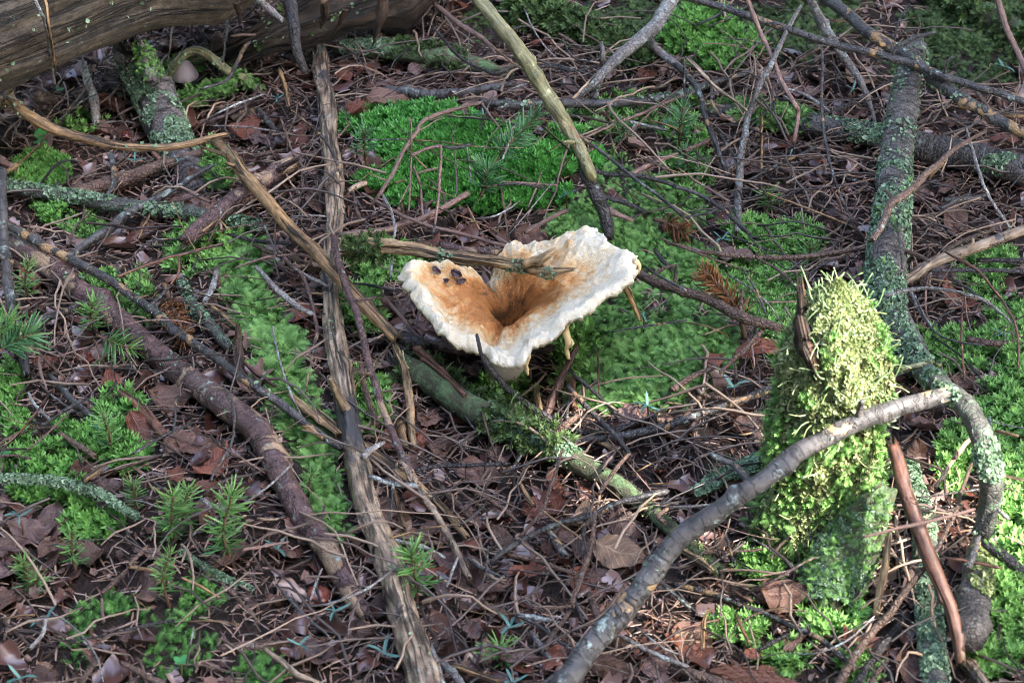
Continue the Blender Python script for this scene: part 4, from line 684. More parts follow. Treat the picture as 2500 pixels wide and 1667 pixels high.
 ('R8', 'gdark', [(1420, 545), (1470, 620), (1530, 700)], [56, 66, 50], .006), ('R8', 'grey', [(630, 1330), (660, 1420), (700, 1600)], [44, 56, 60], .012), ('R8', 'grey', [(680, 1410), (760, 1490), (840, 1600)], [40, 66, 70], .006), ('R8', 'tan', [(770, 1455), (900, 1500), (1080, 1560)], [50, 60, 50], .006), ('R8', 'grey', [(1305, 1230), (1360, 1310), (1430, 1400)], [36, 50, 44], .006), ('R8', 'gdark', [(1370, 1590), (1450, 1520), (1545, 1455)], [40, 42, 34], .015),
 ('R8', 'grey', [(1215, 1105), (1320, 1120), (1440, 1145)], [36, 42, 36], .008), ('R8', 'grey', [(1880, 1230), (2050, 1330), (2200, 1400), (2360, 1455)], [30, 42, 40, 30], .01), ('R8', 'brown', [(720, 165), (830, 280), (960, 370), (1000, 400)], [20, 22, 20, 16], .012), ('R8', 'dark', [(830, 500), (920, 440), (1000, 350)], [18, 24, 18], .02), ('R8', 'tan', [(355, 590), (500, 545), (650, 515), (850, 490)], [14, 16, 14, 10], .02), ('R8', 'grey', [(735, 920), (770, 820), (810, 720)], [20, 24, 20], .012), ('R8', 'gdark', [(870, 720), (970, 790), (1100, 850)], [26, 32, 24], .012),
 ('R8', 'pale', [(920, 740), (1000, 810), (1060, 870), (1130, 880)], [44, 46, 40, 20], .01), ('R8', 'brown', [(880, 250), (1020, 330), (1130, 400), (1210, 470)], [36, 44, 40, 24], .008), ('R8', 'tan', [(1380, 405), (1500, 490), (1640, 590)], 15, .03), ('R8', 'tan', [(1240, 230), (1280, 300), (1320, 360)], [44, 50, 44], .008), ('R8', 'brown', [(1700, 960), (1740, 1080), (1780, 1180)], [50, 60, 46], .006), ('R8', 'grey', [(1620, 990), (1700, 930)], 22, .015), ('R8', 'dark', [(1200, 1110), (1350, 1180), (1500, 1290), (1620, 1380)], 26, .01), ('R8', 'brown', [(700, 250), (790, 350), (880, 440)], [50, 60, 46], .005),
 ('R8', 'brown', [(1760, 290), (1830, 190), (1900, 100), (1960, 30)], [40, 36, 34, 30], .035), ('R8', 'brown', [(1360, 1065), (1470, 1060), (1570, 1050)], [20, 26, 26], .015), ('R8', 'black', [(1660, 1160), (1620, 1060), (1600, 1000)], 24, .012), ('R8', 'dark', [(890, 1568), (960, 1520), (1040, 1465)], [22, 24, 16], .008), ('R8', 'gdark', [(2150, 880), (2250, 950), (2380, 1060)], [22, 30, 26], .012), ('R8', 'dark', [(955, 950), (1000, 820), (1015, 640)], [16, 18, 14], .02), ('R8', 'dark', [(360, 470), (370, 250), (400, 70)], [20, 22, 18], .025),
 ('R8', 'dark', [(2060, 780), (2130, 650), (2160, 590)], 22, .012), ('R8', 'brown', [(1800, 1080), (1900, 960), (1960, 880)], 26, .012), ('R8', 'brown', [(2200, 480), (2160, 440), (2230, 390)], [40, 44, 30], .02),
 ('R9', 'tan', [(215, 1070), (190, 1180), (180, 1335)], [26, 40, 36], .01), ('R9', 'splint', [(50, 670), (140, 730), (240, 810)], [50, 70, 56], .01), ('R9', 'pale', [(1760, 245), (1810, 160), (1860, 80), (1940, -10)], [38, 38, 34, 30], .06), ('R9', 'brown', [(-30, 1450), (150, 1510), (420, 1600)], [60, 76, 80], .005), ('R9', 'red', [(420, 1130), (460, 1230), (490, 1290)], 26, .015), ('R9', 'black', [(1030, 1320), (1100, 1380), (1190, 1440)], [30, 40, 36], .008), ('R9', 'black', [(550, 1340), (660, 1290), (760, 1240)], [30, 40, 36], .006),
 ('R9', 'brown', [(180, 690), (380, 680), (580, 665)], 22, .01), ('R9', 'dark', [(330, 540), (370, 680), (400, 780)], 22, .015), ('R9', 'brown', [(1300, 1580), (1370, 1480), (1430, 1410)], [40, 46, 30], .008), ('R9', 'dark', [(2040, 590), (2010, 690), (1975, 790)], [60, 60, 40], .06), ('R9', 'grey', [(2180, 400), (2240, 460)], 34, .06), ('R9', 'tan', [(2170, 165), (2270, 180), (2351, 200)], 26, .05), ('R9', 'red', [(2190, 1180), (2180, 1280)], 22, .01), ('R9', 'pale', [(1950, 1420), (2020, 1500), (2090, 1620)], [90, 110, 110], .002),
 ('R9', 'tan', [(400, 1100), (430, 1180), (500, 1310)], 16, .01), ('R9', 'dark', [(0, 940), (80, 1030), (160, 1110)], 16, .01), ('R9', 'tan', [(600, 1080), (740, 1055)], 14, .02), ('R9', 'red', [(370, 930), (440, 970), (510, 1010)], 24, .012),
]
for reg, kd, pts, w, h in MINOR:
    lb, gp_, ct = TW[kd]; nx_, ny_ = nat(reg, pts); lb = shape_word(np.stack([nx_, ny_], 1))+lb+' '+ct+near(nx_.mean(), ny_.mean())
    h = np.atleast_1d(h)+.006
    make_stick({'twig': 'twig', 'stick': 'stick', 'wood splinter': 'wood_splinter'}[ct], lb, ct, kd, reg, pts, w, h, group=gp_, knots=3, rel=(np.max(h) > .025), rough=.13)
# ------------------------------------------------------------------ the torn mushroom
t = NT('mushroom_cap'); at_ = t.attr('cap').outputs['Vector']; sp = t.n('ShaderNodeSeparateXYZ'); t.l(at_, sp.inputs[0])
gp = t.n('ShaderNodeTexCoord').outputs['Object']
nA = t.noise(gp, 75, 6, .65, .8); nB = t.noise(gp, 300, 5, .7, .5); nC = t.noise(gp, 1100, 3, .7)
rr_ = t.math('ADD', sp.outputs[0], t.math('MULTIPLY', t.math('SUBTRACT', nA, .5), 1.25))
cv = t.n('ShaderNodeCombineXYZ'); t.l(t.math('MULTIPLY', sp.outputs[2], 260.0), cv.inputs[0]); t.l(t.math('MULTIPLY', sp.outputs[0], 9.0), cv.inputs[1])
nR = t.noise(cv.outputs[0], 1.0, 5, .65, .3); rr_ = t.math('ADD', rr_, t.math('MULTIPLY', t.math('SUBTRACT', nR, .5), .55))
rr_ = t.math('ADD', rr_, t.math('MULTIPLY', t.math('SUBTRACT', nB, .5), .5))
col = t.ramp(rr_, [(.04, (.10, .045, .015)), (.20, (.30, .12, .032)), (.42, (.38, .155, .045)), (.55, (.50, .26, .10)), (.66, (.52, .34, .17)), (.82, (.56, .445, .285)), (1.02, (.60, .545, .43))])
col = t.mix(t.ramp(nB, [(.52, 0.), (.72, .5)]), col, t.mix(1., col, (.78, .55, .36), 'MULTIPLY'))
col = t.mix(sp.outputs[1], col, (.52, .44, .31))
t.bump(t.mix(.45, t.mix(.4, nB, nC), nR), .75, .0035)
M_CAP = t.done(col, t.ramp(nB, [(.3, .38), (.7, .65)]), .35)
t.b.inputs['Subsurface Weight'].default_value = .15; t.b.inputs['Subsurface Radius'].default_value = (.006, .004, .002); t.b.inputs['Subsurface Scale'].default_value = .5
t = NT('mushroom_white'); gp = t.n('ShaderNodeTexCoord').outputs['Object']
t.bump(t.noise(gp, 300, 4, .6), .4, .001)
M_WHITE = t.done(t.mix(t.noise(gp, 60, 5, .6), (.62, .59, .52), (.48, .39, .27)), .5)
M_SHRED = NT('mushroom_shred').done((.66, .5, .27), .4)
RIM = [(830, 640, 1.4), (760, 560, 2.2), (700, 515, 2.7), (560, 490, 3.1), (430, 478, 3.3), (250, 455, 3.5), (135, 505, 3.4), (160, 610, 3.1), (210, 690, 2.9), (290, 805, 2.6),
       (390, 925, 2.2), (470, 1020, 1.95), (570, 1090, 1.7), (700, 1150, 1.4), (790, 1188, 1.2), (850, 1205, .95), (868, 1238, .95), (930, 1262, 1.15), (1030, 1288, 1.2), (1130, 1288, 1.35), (1212, 1240, 1.6),
       (1235, 1165, 1.95), (1330, 1098, 2.25), (1460, 1020, 2.55), (1590, 930, 2.95), (1690, 860, 3.15), (1790, 780, 3.4), (1950, 680, 3.8), (2060, 600, 4.1), (2085, 530, 4.3), (2105, 455, 4.5),
       (2060, 355, 4.8), (1990, 325, 5.0), (1900, 310, 5.1), (1835, 270, 5.2), (1805, 185, 5.4), (1742, 118, 5.6), (1650, 182, 5.2), (1550, 198, 5.0), (1460, 265, 4.6), (1380, 258, 4.5),
       (1270, 270, 4.3), (1100, 285, 4.0), (1010, 330, 3.6), (945, 410, 3.1), (895, 540, 2.3), (880, 640, 1.5)]
mx_, my_ = nat('M', [(1050, 905)]); ZC = .052
CC = proj(mx_, my_, np.array([ZC]))[0]; zg = CC[2]-ZC
rx_, ry_ = nat('M', [r[:2] for r in RIM]); RP = at_z(rx_, ry_, CC[2]+np.array([r[2] for r in RIM])*.0108)
seg_s = np.concatenate([[0], np.cumsum(np.linalg.norm(np.diff(RP, axis=0), axis=1))]); NTH, NR = 320, 50
ts = np.linspace(0, seg_s[-1], NTH)
RC = np.stack([np.interp(ts, seg_s, RP[:, k]) for k in range(3)], 1)
ker = np.array([1, 2, 3, 2, 1])/9.
RCp = np.pad(RC, ((2, 2), (0, 0)), mode='edge'); RC = sum(RCp[i:i+NTH]*ker[i] for i in range(5))
side = np.interp(ts, [seg_s[0], seg_s[15], seg_s[17], seg_s[-1]], [0, 0, 1, 1])      # left lobe 0, right lobe 1
crease = ts-seg_s[15]
q = np.stack([ts/.006, ts*0, ts*0+1], 1)
rag = .0022*noise(q)+.0016*noise(q*2.6+9)+.0034*side*np.maximum(0, noise(q*4.4+3))**1.5
r = np.linspace(0, 1, NR)**.9
D = RC-CC; Dh = D.copy(); Dh[:, 2] = 0; L0 = np.linalg.norm(Dh, axis=1); Dn = Dh/L0[:, None]
Rg, Tg = np.meshgrid(r, ts, indexing='ij')
prof = .45*Rg+.55*(1-(1-Rg)**1.7)
xy = CC[None, None, :2]+Dh[None, :, :2]*Rg[..., None]*(1+rag/L0*np.clip((Rg-.7)/.3, 0, 1))[..., None]
z = CC[2]+D[None, :, 2]*prof
z = z-.028*np.exp(-(Rg/.13)**2)                                                     # the funnel hole
z = z-.007*np.exp(-(crease/.010)**2)[None]*np.sin(np.pi*np.clip(Rg, 0, 1))          # front crease
wl_ = np.stack([xy[..., 0]/.012, xy[..., 1]/.012, 0*Rg+2], -1)
z = z+(.0032*noise(wl_)+.0020*noise(wl_*2.3)+.0012*noise(wl_*6)+.0007*noise(wl_*13))*np.clip(Rg*2, 0, 1)
lip = np.clip((Rg-.80)/.2, 0, 1)
z = z+.0045*np.sin(lip*np.pi)*(1-.5*side)[None]-.0035*lip**3
top = np.concatenate([xy, z[..., None]], -1)
thick = (.0042+.0055*np.sin(np.pi*np.clip(Rg, 0, 1)**.8))*np.clip((1.02-Rg)*9, .62, 1)
bot = top.copy(); bot[..., 2] -= thick*1.3; bot[..., :2] -= Dn[None, :, :2]*(thick*.4*np.clip((Rg-.35)/.2, 0, 1))[..., None]
# roll the very rim
V = np.concatenate([top.reshape(-1, 3), bot.reshape(-1, 3)]); nb = NR*NTH
ia = (np.arange(NR-1)[:, None]*NTH+np.arange(NTH-1)[None]).ravel()
jj = np.arange(NR-1)[r[:-1] < .62]*NTH; Fj = np.stack([jj+NTH-1, jj+2*NTH-1, jj+NTH, jj], 1)
Ft = np.stack([ia, ia+NTH, ia+NTH+1, ia+1], 1); Fb = np.stack([ia, ia+1, ia+NTH+1, ia+NTH], 1)+nb
k = np.arange(NTH-1)+(NR-1)*NTH; Fr = np.stack([k, k+nb, k+nb+1, k+1], 1)
e0 = np.arange(NR-1)*NTH; E0 = np.stack([e0, e0+nb, e0+NTH+nb, e0+NTH], 1); e1 = e0+NTH-1; E1 = np.stack([e1, e1+NTH, e1+NTH+nb, e1+nb], 1)
F = np.concatenate([Ft, Fj, Fj[:, ::-1]+nb, Fb, Fr, E0, E1])
CAPV, CAPF = V, F
capr = Rg*(1+.10*(1-side)[None])                                                    # left lobe white band is narrower, right wider
capr = np.where(side[None] > .5, Rg*1.34, Rg*.94+.12*lip)
backness = np.clip((Tg-seg_s[30])/.10, 0, 1); capr = capr-.34*backness*Rg
lside = np.clip((.06-Tg)/.06, 0, 1); capr = capr-.12*lside
A = np.stack([np.concatenate([capr.ravel(), np.full(nb, .9)]), np.concatenate([np.zeros(nb), np.full(nb, .8)]), np.concatenate([Tg.ravel(), Tg.ravel()])], 1)
mbase = np.array([CC[0], CC[1], zg])
mush = tag(empty('mushroom', mbase), 'large torn funnel mushroom with white ragged rim and rusty brown centre', 'mushroom')
obj('cap', mesh('cap', V-mbase, F, M_CAP, {'cap': A}), mush)
# gills: thin plates under the cap
GV, GT = [], []; n0 = 0
for i in range(4, NTH-4, 3):
    idx = np.arange(12, NR-3, 3); up_ = bot[idx, i]; dn = up_.copy(); dn[:, 2] -= .0042*np.sin(np.pi*np.linspace(.12, .97, len(idx)))
    m = len(idx); GV.append(np.vstack([up_+[0, 0, .001], dn])); j = np.arange(m-1)
    GT.append(np.stack([j, j+1, j+1+m, j+m], 1)+n0); n0 += 2*m
o = obj('gills', mesh('gills', np.concatenate(GV)-mbase, np.concatenate(GT), M_WHITE), mush); o['kind'] = 'stuff'
sx = CC+np.array([.002, -.004, 0])
sv, st_, sg_, _ = tube([[sx[0], sx[1], zg-.012], [sx[0]-.001, sx[1], zg+.01], [sx[0], sx[1]+.001, zg+.024]], [.0145, .0155, .015], 24, .06, .2, 5)
obj('stem', mesh('stem', sv-mbase, st_, M_WHITE, {'gr': sg_}), mush)
def shred(pts, w, z0, z1, mat=M_SHRED):
    px, py = nat('M', pts); P = at_z(px, py, np.linspace(z0, z1, len(px)))
    v, t_, g_, _ = tube(P, np.array(w)*.0003/3.357, 8, .35, .6, SEED[0]); SEED[0] += 1
    obj('hanging_shred', mesh('hanging_shred', v-mbase, t_, mat, {'gr': g_}), mush)
zr = CC[2]
shred([(1530, 980), (1520, 1040), (1545, 1120), (1530, 1180), (1540, 1255)], [26, 24, 30, 18, 12], zr+.024, zr-.004)
shred([(1550, 1090), (1575, 1130), (1560, 1160)], [12, 16, 8], zr+.012, zr+.008)
shred([(1205, 1230), (1195, 1300), (1210, 1385)], [22, 20, 12], zr+.014, zr-.004)
shred([(1020, 1280), (1035, 1310), (1040, 1335)], [34, 28, 10], zr+.010, zr+.002, M_WHITE)
shred([(2085, 460), (2115, 500), (2112, 555)], [26, 20, 16], zr+.047, zr+.036)
shred([(1985, 640), (1990, 665)], [18, 12], zr+.036, zr+.031, M_WHITE)
# ------------------------------------------------------------------ small grey mushroom, nuts, cone
t = NT('grey_cap'); lf = t.attr('gr').outputs['Vector']; gp = t.n('ShaderNodeTexCoord').outputs['Object']
wv = t.n('ShaderNodeSeparateXYZ'); t.l(lf, wv.inputs[0])
st = t.math('SINE', t.math('MULTIPLY', wv.outputs[0], 38.0))
M_GCAP = t.done(t.mix(t.math('MULTIPLY', st, .3), t.mix(wv.outputs[1], (.40, .32, .32), (.30, .25, .26)), (.18, .14, .14)), .5)
def lathe(prof, seg, wob=0., seed=0):
    pr = np.array(prof); n = len(pr); a = np.linspace(0, 2*math.pi, seg, endpoint=False)
    q = np.stack([np.broadcast_to(np.cos(a), (n, seg)), np.broadcast_to(np.sin(a), (n, seg)), np.broadcast_to(pr[:, 1:2]*60+seed, (n, seg))], -1)
    R = pr[:, :1]*(1+wob*noise(q*1.4))
    V = np.stack([R*np.cos(a), R*np.sin(a), np.broadcast_to(pr[:, 1:2], (n, seg))], -1).reshape(-1, 3)
    i = (np.arange(n-1)[:, None]*seg+np.arange(seg)).ravel(); j = (np.arange(n-1)[:, None]*seg+(np.arange(seg)+1) % seg).ravel()
    gr = np.stack([np.broadcast_to(a, (n, seg)), np.broadcast_to(np.linspace(0, 1, n)[:, None], (n, seg)), np.zeros((n, seg))], -1).reshape(-1, 3)
    return V, np.stack([i, j, j+seg, i+seg], 1), gr
px, py = nat('R1', [(1255, 640)]); b = proj(px, py, np.array([.0]))[0]
g = tag(empty('small_mushroom', b), 'small pale grey pleated conical mushroom under an arching root', 'mushroom')
v, f, gr = lathe([(.0002, .034), (.003, .0335), (.007, .030), (.0105, .024), (.0128, .0185), (.0125, .0180), (.009, .020), (.003, .024)], 40, .05); gr[:, 1] = 1-gr[:, 1]
obj('cap', mesh('cap', v, f, M_GCAP, {'gr': gr}), g)
v, f, gr = lathe([(.0022, -.004), (.0020, .01), (.0018, .026)], 10, .1); obj('stem', mesh('stem', v, f, M_WHITE, {'gr': gr}), g)
t = NT('nut_skin'); gp = t.n('ShaderNodeTexCoord').outputs['Object']; f1 = t.noise(gp, 220, 4, .6)
M_NUT = t.done(t.mix(t.ramp(f1, [(.4, 0.), (.65, 1.)]), (.10, .024, .018), (.24, .075, .05)), t.ramp(f1, [(.3, .16), (.7, .42)]), .6)
for reg, x, y, w, lb in [('R4', 560, 915, 120, 'round dark red cap half hidden beneath the side shoot of a fir seedling'), ('R4', 985, 1035, 100, 'round shiny red brown cap beside the crumpled brown leaf'), ('R7', 2145, 1000, 170, 'round shiny red cap beside the pale end of the purple bark branch'),
                         ('R8', 760, 1240, 90, 'small shiny pinkish red cap on leaf litter right of the pale pole'), ('R8', 1170, 465, 60, 'tiny reddish brown cap beside a brown twig tip'), ('R6', 580, 460, 55, 'tiny pinkish brown cap in moss left of the stump'),
                         ('R8', 1600, 670, 80, 'small reddish brown cap lying on the big pale leaf'), ('R8', 1890, 560, 90, 'small purple brown cap beside the big pale leaf'), ('R1', 850, 930, 80, 'small dull brown cap under the bowed bare branch')]:
    px, py = nat(reg, [(x, y)]); b = proj(px, py, np.array([.002]))[0]; R = w/2/2.766/FPX*np.linalg.norm(b-CAM)
    a = np.linspace(-1.2, math.pi/2, 9); v, f, gr = lathe([(max(R*math.cos(u)*(1+.06*math.sin(3*u)), 1e-4), R*(.75*math.sin(u)+.35)) for u in a], 18, .16, x)
    o = obj('fungus_cap', mesh('fungus_cap', v, f, M_NUT), loc=b); o.rotation_euler = (.3*math.sin(x), .3*math.cos(x), x); tag(o, lb, 'fungus')
# cone: core and scales
t = NT('cone_scale'); t.done(t.mix(t.noise(t.n('ShaderNodeTexCoord').outputs['Object'], 150, 4), (.13, .05, .03), (.24, .11, .07)), .6); M_CONE = t.m
px, py = nat('R9', [(545, 1560)]); b = proj(px, py, np.array([.012]))[0]
cone = tag(empty('spruce_cone', b), 'reddish brown spruce cone lying in the leaf litter', 'cone'); cone.rotation_euler = (0, rad(88), rad(-22))
v, f, gr = lathe([(.001, -.030), (.005, -.024), (.0065, 0), (.0045, .022), (.001, .030)], 12); obj('core', mesh('core', v, f, M_CONE), cone)
sv_ = np.array([(0, -.35, 0), (0, .35, 0), (.55, -.5, .06), (.55, .5, .06), (1, -.25, .22), (1, .25, .22)]); sf_ = np.array([(0, 2, 3), (0, 3, 1), (2, 4, 5), (2, 5, 3)])
scale_me = None
for i in range(110):
    u = i/110; a = i*2.39996; zz = -.028+.052*u; rr0 = .0105*math.sin(math.pi*min(.97, .14+.8*u))**.6*.85
    if scale_me is None: scale_me = mesh('scale', sv_*.0085, sf_, M_CONE)
    o = obj('scale', scale_me, cone, (rr0*.55*math.cos(a), rr0*.55*math.sin(a), zz)); o.rotation_euler = (0, rad(-62), a)
# ------------------------------------------------------------------ mossy stump
SB = proj(np.array([2042.]), np.array([1285.]), np.array([0.]))[0]
stump = tag(empty('mossy_stump', SB), 'upright rotten stump thickly covered in bright yellow green lichen and moss', 'stump')
def stump_surf(a, zz, off=0.):
    R = np.interp(zz, [-.02, 0, .035, .08, .12, .145, .165, .178, .189], [.050, .042, .036, .035, .033, .029, .022, .012, .001])
    q = np.stack([np.cos(a)*1.6, np.sin(a)*1.6, zz/.045], -1)
    R = R*(1+.22*noise(q)+.14*noise(q*2.3+4)+.08*noise(q*5+1))+off
    cx = -.015+.004*np.sin(zz*12); cy = .01*zz/.2
    return np.stack([cx+R*np.cos(a), cy+R*np.sin(a), zz], -1)
na, nz = 72, 70
aa, zz = np.meshgrid(np.linspace(0, 2*math.pi, na, endpoint=False), np.linspace(-.02, .19, nz))
SV = stump_surf(aa.ravel(), zz.ravel())
i = (np.arange(nz-1)[:, None]*na+np.arange(na)).ravel(); j = (np.arange(nz-1)[:, None]*na+(np.arange(na)+1) % na).ravel()
obj('stump_wood', mesh('stump_wood', SV, np.stack([i, j, j+na, i+na], 1), MS['rot'], {'gr': np.stack([.04*np.cos(aa.ravel()), .04*np.sin(aa.ravel()), zz.ravel()], 1)}), stump)
def stump_pts(n, z0, z1, thr=-2., sc=.02, a0=-math.pi, a1=math.pi, seed=0):
    a = RNG.uniform(a0, a1, n); z_ = RNG.uniform(z0, z1, n)
    p = stump_surf(a, z_); p1 = stump_surf(a+.05, z_); p2 = stump_surf(a, z_+.003)
    nr = norm(np.cross(p1-p, p2-p)); k = noise(p/sc+seed) > thr
    pass
    return p[k], nr[k]
def spart(name, tm, p, nr, size, mat, lean=.5):
    V, T, A = scatter(tm, p, nr, size, lean=lean); o = obj(name, mesh(name, V, T, mat, A), stump); o['kind'] = 'stuff'
p, n_ = stump_pts(46000, .0, .19, -.8, .012, seed=3); spart('lichen', SQUAM, p, n_, RNG.uniform(.0006, .0019, len(p))**1., ML['stump'])
p, n_ = stump_pts(2600, -.01, .10, -.1); spart('moss', FROND, p, n_*.7+[0, 0, .3], RNG.uniform(.006, .012, len(p)), ML['feather'])
p, n_ = stump_pts(1500, .03, .17, .1, seed=9); spart('moss', STAR, p, n_, RNG.uniform(.003, .006, len(p)), ML['feather'])
p, n_ = stump_pts(120, .12, .186); spart('lichen_stalks', PODET, p, n_*.6+[0, 0, .7], RNG.uniform(.008, .016, len(p)), ML['podet'], .15)
p, n_ = stump_pts(22, .05, .16, a0=-.9, a1=.4); spart('lichen_stalks', PODET, p, n_+[0, 0, .4], RNG.uniform(.009, .019, len(p)), ML['podet'], .2)
p, n_ = stump_pts(26, .0, .16, a0=-3.6, a1=-1.2); spart('lichen_stalks', PODET, p, n_+[0, 0, .2], RNG.uniform(.008, .016, len(p)), ML['podet'], .3)
p, n_ = stump_pts(240, .01, .17); spart('lichen_stalks', PODET, p, n_*.8+[0, 0, -.25], RNG.uniform(.006, .012, len(p)), ML['stump'], .35)
# bare brown splinter on the left face
def at_stump(reg, pts, h):
    px, py = nat(reg, pts); return at_z(px, py, SB[2]+np.array(h))
def on_stump(reg, pts):
    out = []
    for px, py in zip(*nat(reg, pts)):
        q = CAM+ray(px, py)*np.linspace(1.4, 2.1, 2500)[:, None]-SB; s_ = stump_surf(np.arctan2(q[:, 1]-.05*q[:, 2], q[:, 0]+.015), q[:, 2]); ins = (np.hypot(q[:, 0]+.015, q[:, 1]-.05*q[:, 2]) < np.hypot(s_[:, 0]+.015, s_[:, 1]-.05*q[:, 2])) & (q[:, 2] > -.01) & (q[:, 2] < .18)
        out.append(q[np.argmax(ins)]+SB if ins.any() else None)
    return np.array([o for o in out if o is not None])
P = on_stump('R6', [(850, 600), (862, 660), (875, 740), (895, 810), (915, 890)])+np.array([.003, -.003, -.004]); P = np.vstack([P[0]+[-.003, .003, .020], P])
v, t_, g_, _ = tube(P, np.interp(np.linspace(0, 1, len(P)), [0, .25, .6, .85, 1], [.0025, .0075, .0105, .0110, .006]), 24, .16, 2.0, 77, 0, .4, .2); obj('splinter', mesh('splinter', v-SB, t_, MS['rot'], {'gr': g_}), stump)
# mossy root running down from the stump
px, py = nat('R9', [(1400, 330), (1290, 480), (1180, 640), (1090, 800), (1020, 960), (1010, 1080)]); P = proj(px, py, np.array([.055, .04, .024, .014, .008, .004]))
v, t_, g_, d = tube(P, [.007, .014, .019, .020, .018, .012], 20, .12, .5, 78); root_o = obj('root', mesh('root', v-SB, t_, MS['mossy'], {'gr': g_}), stump)
for tm, n, s, m, nm in ((SQUAM, 9000, (.0008, .0019), ML['squam'], 'lichen'), (FROND, 1500, (.005, .009), ML['feather'], 'moss'), (PODET, 14, (.008, .014), ML['podet'], 'lichen_stalks')):
    p, nr = on_tube(d, n, 0, 1, -.3); V, T, A = scatter(tm, p, nr, RNG.uniform(*s, len(p)), lean=.5); o = obj(nm, mesh(nm, V-SB, T, m, A), root_o); o['kind'] = 'stuff'
# ------------------------------------------------------------------ moss, patches measured in native pixels: x, y, rx, ry, turn, count, size mm
def patch(lst):
    P, S = [], []
    for (x, y, rx, ry, an, n, s) in lst:
        rr = np.sqrt(RNG.random(n))*1.08; a = RNG.uniform(0, 2*math.pi, n); ca, sa = math.cos(rad(an)), math.sin(rad(an))
        u, v = rr*np.cos(a)*rx, rr*np.sin(a)*ry; px, py = x+u*ca-v*sa, y+u*sa+v*ca
        k = (rr+.5*noise(np.stack([px/70, py/50, 0*px], -1))+.25*noise(np.stack([px/25, py/18, 0*px+4], -1))) < 1.0
        q = proj(px[k], py[k], 0*px[k]); P.append(q); S.append(RNG.uniform(.7, 1.3, len(q))*s*.001)
    P, S = np.concatenate(P), np.concatenate(S)
    e = .006; hx = (H(P[:, 0]+e, P[:, 1])-H(P[:, 0]-e, P[:, 1]))/(2*e); hy = (H(P[:, 0], P[:, 1]+e)-H(P[:, 0], P[:, 1]-e))/(2*e)
    N = norm(np.stack([-hx, -hy, np.ones_like(hx)], 1))
    lump = .004*noise(P/.018)+.002*noise(P/.007); P[:, 2] += lump+.001
    return P, N, S
